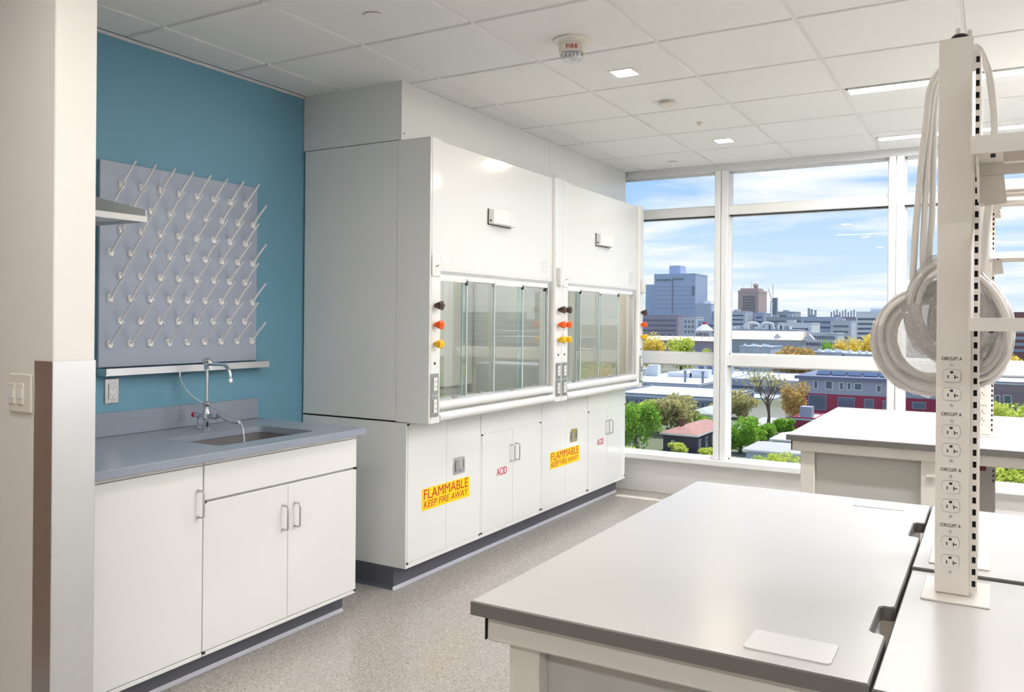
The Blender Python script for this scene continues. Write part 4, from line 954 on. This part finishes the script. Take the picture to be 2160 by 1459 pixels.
# --- long low buildings in the middle distance
t, x0, x1, z = building('long_white_building', 'long white building with rows of small windows', 1596, 1766, 701, 420, 22, CON, roofm=ROOFL)
g = MB()
for j in range(2):
    for i in range(30): g.box(x0+.8+i*(x1-x0-1.6)/30, x0+.8+i*(x1-x0-1.6)/30+.75, 419.7, 420, z-3-j*3.2, z-1.5-j*3.2)
obj('window_rows', g, GLZ, t); t2 = t
x0, x1, z = seg(1530, 1690, 715, 400); zr = P3(1600, 698, 400).z; t = thing('sunlit_roof_hall', 'long hall with a glowing cream metal roof', 'building', ((x0+x1)/2, 405, GZ))
obj('walls', MB().box(x0, x1, 400, 412, GZ, z), GRY, t); obj('roof', MB().prism([(399, z-.2), (413, z-.2), (409, zr), (403.5, zr)], 'x', x0-.5, x1+.5), gm('cream_metal_roof', (252, 226, 204), .4), t)
for k in range(2): obj('dormer', MB().prism([(x0+22+k*14, z+.2), (x0+27+k*14, z+.2), (x0+24.5+k*14, z+2.8)], 'y', 400.2, 404), CON, t)
x0, x1, z = seg(1360, 1512, 714, 430); t = thing('pale_roof_shed', 'low shed with pale railings left of the glowing hall', 'building', ((x0+x1)/2, 436, GZ))
obj('walls', MB().box(x0, x1, 430, 442, GZ, z-1), PUR, t); obj('roof', MB().prism([(429, z-1), (443, z-1), (436, z+1.2)], 'x', x0, x1), gm('cream_metal_roof', (252, 226, 204), .4), t)
for k in range(9): obj('roof_post', MB().box(x0+4+k*(x1-x0-8)/8, x0+4.3+k*(x1-x0-8)/8, 430, 430.3, z-1, z+2), CON, t)
g = thing('rooftop_plant', 'cluster of curved ducts and white plant on the mid-distance roofs', 'rooftop plant', (P3(1590, 690, 480).x, 480, GZ))
x0, x1, z = seg(1536, 1684, 694, 480); obj('plant_deck', MB().box(x0, x1, 480, 500, GZ, z), GRY, g)
rnd = random.Random(4)
for k in range(16):
    x = x0+2+(x1-x0-6)*k/16; h = rnd.uniform(.8, 2.8)
    if k in (4, 8): obj('curved_duct', MB().tube(bez([(x, 482, z), (x, 482, z+2.2), (x+2, 482, z+3.4), (x+6, 482, z+3.0), (x+7, 482, z)], 5), .7, 8), WH, g, True)
    else: obj('plant_unit', MB().box(x, x+rnd.uniform(1.2, 3), 482, 485, z, z+h), (WH, CON, GRY)[k % 3], g)
for k, (pl, pr, pt, Y, mt, lab) in enumerate(((1716, 1776, 742, 318, ROOFL, 'low flat-roofed white building beyond the maroon building'), (1780, 1880, 746, 320, CON, 'low flat white roof beside the window mullion, beyond the maroon building'), (1600, 1700, 752, 330, CON, 'low flat roof just behind the orange-budded tree'), (1560, 1625, 730, 372, ROOFL, 'long grey-roofed shed beyond the window transom'))):
    t, x0, x1, z = building('low_building', lab, pl, pr, pt, Y, 24, mt, roofm=ROOFL)
    for q in range(5): obj('roof_vent', MB().box(x0+1+q*(x1-x0)/5.5, x0+2+q*(x1-x0)/5.5, Y+3+q % 2*4, Y+4+q % 2*4, z-.3, z+.9), WH, t)
# --- school complex with pale roofs
t, x0, x1, z = building('school_hall', 'large flat-roofed grey school hall left of the mullion', 1290, 1474, 806, 232, 75, GRY, roofm=ROOFL)
for px, py, w, d_, h in ((1394, 778, 3.5, 3, 3.4), (1372, 792, 2.5, 2.5, 2.2), (1450, 780, 8, 3, 1.2), (1490, 776, 6, 4, 2.4), (1340, 786, 5, 4, 1.6)):
    p = P3(px, py+8, 270); obj('roof_unit', MB().box(p.x-w/2, p.x+w/2, 262, 262+d_, z-.3, z+h), WH, t)
for px in (1443, 1480): p = P3(px, 800, 240); obj('vent_pipe', MB().lathe([(.35, z-.3), (.35, z+2.6), (.55, z+2.7), (.5, z+3.2)], (p.x, 241, 0), n=10), DGR, t)
p = P3(1500, 770, 285); obj('stair_tower', MB().box(p.x-5, p.x+6, 284, 292, GZ, z+5), BG2, t)
for k in range(3): obj('window', MB().box(p.x-4+k*3, p.x-2.4+k*3, 283.7, 284, z+1.4, z+3.6), GLZ, t)
t, x0, x1, z = building('school_wing', 'long glazed school wing with a pale roof edge', 1290, 1524, 832, 196, 30, DGR, roofm=ROOFL, parapet=.9)
for k in range(22):
    xx = x0+1+k*(x1-x0-2)/22; w = obj('window', MB().box(xx, xx+(x1-x0)/26, 195.7, 196, GZ+.8, z-1.6), GLZ, t); obj('mullion', MB().box(xx+(x1-x0)/54, xx+(x1-x0)/54+.12, 195.6, 195.75, GZ+.8, z-1.6), CON, w)
t, x0, x1, z = building('school_annex', 'low pale-roofed annex behind the bare tree', 1536, 1690, 800, 262, 40, GRY, roofm=ROOFL)
bands(t, x0+1, x1-1, 262, [z-3.5], 1.2)
t, x0, x1, z = building('low_wing_building', 'lower pale-roofed wing in front of the annex', 1546, 1632, 838, 242, 16, GRY, roofm=ROOFL, parapet=.8)
for k in range(9): obj('window', MB().box(x0+2+k*2.4, x0+3.6+k*2.4, 213.7, 214, z-3, z-1.4), GLZ, t)
# --- maroon and slate building with solar panels
Yr = 200.0
x0, x1, zt = seg(1686, 1990, 797, Yr); zt = P3(1690, 798, Yr).z; zm = P3(1690, 828, Yr).z; t = thing('maroon_building', 'maroon building with slate top floor and solar panels on its roof', 'building', ((x0+x1)/2, Yr+15, GZ))
obj('lower_walls', MB().box(x0, x1, Yr, Yr+34, GZ, zm), MAR, t); obj('top_floor', MB().box(x0-.1, x1+.1, Yr-.1, Yr+34, zm, zt), SLT, t)
obj('roof', MB().box(x0-.9, x1+.9, Yr-.9, Yr+34.9, zt, zt+.7), gm('slate_roof_edge', (104, 112, 138), .6), t)
pv = gm('solar_panel', (52, 72, 108), .2)
for i in range(9):
    for j in range(4):
        xx = x0+3+i*3.4; yy = Yr+4+j*7; obj('solar_panel', MB().add([(xx, yy, zt+.9), (xx+3, yy, zt+.9), (xx+3, yy+3, zt+1.7), (xx, yy+3, zt+1.7), (xx, yy, zt+.8), (xx+3, yy, zt+.8), (xx+3, yy+3, zt+.75), (xx, yy+3, zt+.75)], [(0,1,2,3),(4,7,6,5),(0,4,5,1),(1,5,6,2),(2,6,7,3),(3,7,4,0)]), pv, t)
for pl, pr, pt, pb in ((1691, 1700, 803, 814), (1718, 1724, 803, 819), (1742, 1755, 804, 820), (1772, 1778, 807, 821), (1788, 1794, 808, 821), (1803, 1817, 809, 822), (1850, 1858, 813, 826), (1925, 1940, 818, 832), (1955, 1968, 820, 833)): win(t, pl, pr, pt, pb, Yr-.1)
for pl, pr, pt, pb in ((1706, 1742, 833, 864), (1768, 1802, 838, 858), (1824, 1842, 842, 860), (1863, 1877, 845, 862), (1925, 1952, 848, 862)): win(t, pl, pr, pt, pb, Yr, frame=SLT)
t, x0, x1, z = building('maroon_annex', 'grey and maroon block beyond the post, under the eye-level shelf', 2050, 2260, 806, 205, 20, gm('taupe_cladding', (138, 124, 128)), roofm=ROOFL)
for pl, pr in ((2100, 2108), (2118, 2132), (2170, 2185)): win(t, pl, pr, 834, 850, 205)
t, x0, x1, z = building('plant_block', 'small maroon block with a grey rooftop unit beside the bench corner', 1674, 1722, 880, 172, 10, MAR, roofm=ROOFL)
p = P3(1700, 880, 174); obj('rooftop_unit', MB().box(p.x-1.2, p.x+1.1, 174, 176.5, z-.2, z+1.9), SLT, t)
# --- houses
def hip_house(label, pl, pr, Y, depth, pe, pr_, wm, rm, wins, side_wins=0, chim=None, name='house'):
    x0, x1, ze = seg(pl, pr, pe, Y); zr = P3((pl+pr)/2, pr_, Y+depth/2).z; t = thing(name, label, 'house', ((x0+x1)/2, Y+depth/2, GZ))
    obj('walls', MB().box(x0, x1, Y, Y+depth, GZ, ze), wm, t); o = .5
    obj('eaves', MB().box(x0-o, x1+o, Y-o, Y+depth+o, ze, ze+.28), gm('white_trim', (232, 232, 230)), t)
    w = (x1-x0)/2; a, b, c_, d_ = (x0-o, Y-o), (x1+o, Y-o), (x1+o, Y+depth+o), (x0-o, Y+depth+o); xm = (x0+x1)/2
    r = MB(); e = ze+.28
    if depth >= x1-x0: r1, r2 = (xm, Y+w*.8, zr), (xm, Y+depth-w*.8, zr); fs = [(0, 1, 4), (1, 2, 5, 4), (2, 3, 5), (3, 0, 4, 5), (0, 3, 2, 1)]
    else: r1, r2 = (x0+depth*.35, Y+depth/2, zr), (x1-depth*.35, Y+depth/2, zr); fs = [(0, 1, 5, 4), (1, 2, 5), (2, 3, 4, 5), (3, 0, 4), (0, 3, 2, 1)]
    r.add([(*a, e), (*b, e), (*c_, e), (*d_, e), r1, r2], fs); obj('roof', r, rm, t)
    for q in wins: win(t, *q, Y)
    for k in range(side_wins):
        for zz in (ze-2.4, ze-5.2):
            yy = Y+1.6+k*(depth-2)/side_wins; wv = obj('window', MB().box(x1-.05, x1+.10, yy-.1, yy+1.1, zz-.1, zz+1.7), gm('white_trim', (232, 232, 230)), t); obj('pane', MB().box(x1+.09, x1+.13, yy, yy+1, zz, zz+1.6), GLZ, wv)
    if chim: 
        for cx, cy in chim: obj('chimney', MB().box(x0+cx, x0+cx+.7, Y+cy, Y+cy+.7, ze, zr+1.0).box(x0+cx-.08, x0+cx+.78, Y+cy-.08, Y+cy+.78, zr+.8, zr+1.05), gm('chimney_brick', (110, 84, 80)), t)
    return t
hip_house('dark slate house with a red-brown hipped roof and white trim', 1399, 1468, 134, 17, 918, 888, gm('dark_slate_siding', (72, 68, 82)), gm('red_brown_shingle', (164, 128, 122), .8, (1.2, .5, (150, 112, 106))), [(1417, 1422, 930, 940)], 4, [(1.5, 4)])
hip_house('pale gabled house behind the leafy trees', 1452, 1497, 168, 12, 874, 856, gm('pale_siding', (206, 210, 206)), gm('grey_green_shingle', (160, 168, 164), .8), [], 0)
hip_house('grey-roofed house below the foreground bench corner', 1574, 1690, 128, 9, 955, 934, gm('pale_blue_siding', (176, 188, 204)), gm('light_grey_shingle', (168, 170, 174), .8, (1.5, .5, (158, 160, 166))), [])
hip_house('small pale-gabled house just beyond the grey-roofed one', 1630, 1676, 150, 9, 930, 913, gm('pale_siding', (206, 210, 206)), gm('white_grey_shingle', (190, 192, 196), .8), [])
hip_house('grey roof edge at the foot of the window near the hoods', 1290, 1422, 112, 8, 992, 968, gm('pale_blue_siding', (176, 188, 204)), gm('light_grey_shingle', (168, 170, 174), .8), [], 0, [(6, 3), (8.6, 3.2)])
# --- trees
def foliage_mb(blobs, n, s, rnd):
    mb = MB()
    for (cx, cy, cz, rx, ry, rz), k in blobs:
        for _ in range(int(n*k)):
            v = Vector((rnd.gauss(0, 1), rnd.gauss(0, 1), rnd.gauss(0, 1))).normalized()*(rnd.random()**.4)
            p = Vector((cx+v.x*rx, cy+v.y*ry, cz+v.z*rz)); a = Vector((rnd.gauss(0, 1), rnd.gauss(0, 1), rnd.gauss(0, 1))).normalized(); b = a.orthogonal().normalized(); c_ = a.cross(b)
            q = s*rnd.uniform(.6, 1.3); mb.add([p-b*q, p+c_*q*.6, p+b*q, p-c_*q*.6], [(0, 1, 2, 3)])
    return mb
def leafm(name, c, c2):
    m = pm(name, c, .75, spec=.2, noise=(.9, .45, c2)); nt = m.node_tree; N = nt.nodes; L = nt.links      # thin leaves let light through
    tl = N.new('ShaderNodeBsdfTranslucent'); cr = [n for n in N if n.type == 'VALTORGB'][0]; L.new(cr.outputs[0], tl.inputs[0])
    mx = N.new('ShaderNodeMixShader'); mx.inputs[0].default_value = .5; L.new(N['Principled BSDF'].outputs[0], mx.inputs[1]); L.new(tl.outputs[0], mx.inputs[2]); L.new(mx.outputs[0], N['Material Output'].inputs['Surface'])
    return m
GREEN = leafm('fresh_green_leaf', (120, 168, 56), (152, 192, 76)); LIME = leafm('yellow_green_leaf', (190, 206, 92), (214, 220, 116)); GOLD = leafm('golden_spring_leaf', (226, 202, 84), (238, 220, 122)); OLIVE = leafm('olive_bud_leaf', (170, 168, 116), (194, 188, 132)); TAN = leafm('tan_bud_leaf', (188, 160, 104), (206, 178, 110)); BARK = gm('grey_brown_bark', (104, 94, 86), .9)
def tree(label, px, pb, wpx, hpx, mat, Y=None, dens=1.0, group=None):
    """leafy tree: base of the trunk on the ground at pixel (px,pb)"""
    rnd = random.Random(int(px*7+pb))
    if Y is None:
        q = P3(px, pb, 100); Y = 100*(GZ-CAM_H)/(q.z-CAM_H)
    p = P3(px, pb, Y); base = Vector((p.x, Y, GZ)); k = Y/CAM_F*1.02; W = wpx*k; top = P3(px, pb-hpx, Y).z; H = top-GZ
    t = thing('tree', label, 'tree', base, group); ch_ = H*.97; cz = top-ch_/2
    obj('trunk', MB().tube([(base.x, base.y, GZ), (base.x+.1*W*.2, base.y, GZ+H*.35), (base.x, base.y, cz)], [.035*W+.12, .025*W+.08, .05], 7), BARK, t)
    bl = [((base.x, base.y, cz, W*.43, W*.43, ch_*.48), 1.3)]
    for i in range(10):
        a = rnd.uniform(0, 6.28); rr = rnd.uniform(.18, .40)*W; bl.append(((base.x+rr*math.cos(a), base.y+rr*math.sin(a), cz+rnd.uniform(-.30, .34)*ch_, W*.22, W*.22, ch_*.18), .34))
    obj('foliage', foliage_mb(bl, 620*dens, max(.2, W*.042), rnd), mat, t)
for a in (
    ('leafy green tree nearest the hood cabinets', 1340, 956, 96, 112, GREEN, None), ('olive budding tree between the hood and the dark house', 1428, 916, 112, 84, OLIVE, None), ('yellow-green tree under the glazed school wing', 1372, 912, 84, 72, LIME, None),
    ('bright green tree rising behind the dark house', 1484, 934, 56, 60, GREEN, 158), ('small bright bush in front of the dark house', 1432, 962, 40, 30, LIME, 131), ('low lime shrub at the foot of the mullion', 1498, 970, 54, 28, LIME, 128),
    ('bright green tree right beside the window mullion', 1562, 956, 76, 80, GREEN, 140), ('small green tree by the parking lot', 1618, 938, 46, 46, GREEN, 160), ('small green tree beside the bench corner', 1654, 918, 40, 38, GREEN, 168),
    ('brown budding tree beside the bare tree', 1560, 888, 66, 70, OLIVE, 190), ('tan budding tree against the maroon building', 1676, 892, 60, 88, TAN, 185), ('yellow-green tree at the foot of the window', 1656, 996, 80, 48, LIME, 112), ('low yellow-green shrub below the grey-roofed house', 1600, 998, 64, 40, LIME, 110),
    ('lime tree low at the hood end of the window', 1326, 1000, 84, 60, LIME, 108), ('tan shrub between the dark house and the mullion', 1522, 900, 50, 50, OLIVE, 188), ('green bush behind the grey-roofed house', 1590, 940, 52, 40, GREEN, 152),
    ('golden spring tree right of the hood knobs', 1378, 746, 62, 48, GOLD, 345), ('golden spring tree left of the mullion', 1436, 748, 66, 42, LIME, 350), ('small golden tree behind the transom', 1494, 746, 30, 14, LIME, 350),
    ('wide orange-budded tree above the transom', 1672, 766, 100, 40, TAN, 312), ('low green tree beside the golden pair', 1744, 742, 44, 30, GREEN, 372), ('golden tree of the bright pair, nearer the mullion', 1832, 748, 58, 46, GOLD, 362), ('golden tree of the bright pair, farther from the mullion', 1786, 742, 50, 36, GOLD, 366), ('small golden tree just beside the bagged coil', 1862, 744, 24, 28, GOLD, 350),
    ('golden tree seen under the eye-level shelf', 2118, 776, 56, 44, GOLD, 330), ('dark green tree beside the school stair tower', 1506, 812, 34, 50, GREEN, 322),
    ('leafy tree below the taupe block beyond the post', 2128, 892, 90, 46, LIME, 175), ('lime tree seen low under the far island', 2130, 1040, 110, 70, LIME, 118), ('green tree low beside the lime one under the far island', 2190, 1040, 80, 70, GREEN, 120)):
    tree(a[0], a[1], a[2], a[3], a[4], a[5], a[6], group='trees in the streets outside')
# large bare tree
def bare_tree(label, px, pb, pt, Y):
    rnd = random.Random(12); p = P3(px, pb, Y); H = P3(px, pt, Y).z-GZ; base = Vector((p.x, Y, GZ)); t = thing('bare_tree', label, 'tree', base); mb = MB(); tips = []
    def grow(p, d, L, r, lvl):
        e = p+d*L; mid = p+d*L*.5+Vector((rnd.gauss(0, .03), rnd.gauss(0, .03), 0))*L; mb.tube([p, mid, e], [r, r*.85, r*.68], 6 if lvl < 2 else 4)
        if lvl >= 6: tips.append(e); return
        for i in range(3 if lvl in (0, 1, 3) else 2):
            a = rnd.uniform(0, 6.28); sp = rnd.uniform(.28, .62) if lvl else rnd.uniform(.25, .5); o = d.orthogonal().normalized(); o.rotate(Matrix.Rotation(a+2.1*i, 3, d)); nd = (d*math.cos(sp)+o*math.sin(sp)+Vector((0, 0, .10))).normalized()
            grow(e, nd, L*rnd.uniform(.72, .88), r*.60, lvl+1)
    grow(base, Vector((0, 0, 1)), H*.24, .46, 0); obj('branches', mb, BARK, t)
    fb = MB()
    for e in tips:
        for _ in range(2):
            q = e+Vector((rnd.gauss(0, .5), rnd.gauss(0, .5), rnd.gauss(0, .5))); a = Vector((rnd.gauss(0, 1), rnd.gauss(0, 1), rnd.gauss(0, 1))).normalized(); b = a.orthogonal(); c_ = a.cross(b); s = .16; fb.add([q-b*s, q+c_*s, q+b*s, q-c_*s], [(0, 1, 2, 3)])
    obj('buds', fb, OLIVE, t)
bare_tree('large bare-branched tree standing left of the maroon building', 1622, 905, 772, 170)
# --- the rest of the town, off to the side, mirrored in the hood glass
for k, (x, y, w, d_, h, mt) in enumerate(((190, 360, 46, 26, 13, CON), (300, 520, 70, 40, 22, BG2), (150, 290, 34, 20, 10, PUR), (330, 640, 26, 26, 46, BG), (470, 760, 60, 40, 30, CON), (230, 420, 50, 24, 15, WH), (120, 215, 24, 14, 8, SLT))):
    t = thing('town_block', ['pale concrete block', 'broad pale blue block', 'mauve brick block', 'tall blue-grey block', 'large pale block', 'long white block', 'slate-clad block'][k]+' out of view beyond the side windows', 'building', (x, y, GZ))
    obj('walls', MB().box(x-w/2, x+w/2, y, y+d_, GZ, GZ+h), mt, t); obj('roof', MB().box(x-w/2-.4, x+w/2+.4, y-.4, y+d_+.4, GZ+h, GZ+h+.8), ROOFL, t)
    bands(t, x-w/2+1, x+w/2-1, y, [GZ+2+q*3.6 for q in range(int(h/3.6))], 1.5, mat=gm('pale_window_band', (150, 160, 176), .3))
rnd = random.Random(21)
for k in range(34):
    y = 90+k*7.5; x = y*math.tan(math.radians((17, 38, 25, 33, 21)[k % 5]+rnd.uniform(-2, 2))); W = rnd.uniform(8, 14); H = rnd.uniform(8, 13); t = thing('street_tree', 'street tree of the leafy quarter beyond the side windows', 'tree', (x, y, GZ), 'street trees beyond the side windows')
    bl = [((x, y, GZ+H*.62, W*.4, W*.4, H*.36), 1.0)]+[((x+rnd.uniform(-.3, .3)*W, y+rnd.uniform(-.3, .3)*W, GZ+H*rnd.uniform(.45, .85), W*.22, W*.22, H*.17), .3) for _ in range(5)]
    obj('foliage', foliage_mb(bl, 300, W*.05, rnd), (LIME, GREEN, GOLD, OLIVE)[k % 4], t); obj('trunk', MB().cyl((x, y, GZ), (x, y, GZ+H*.6), .35, .15, 6), BARK, t)
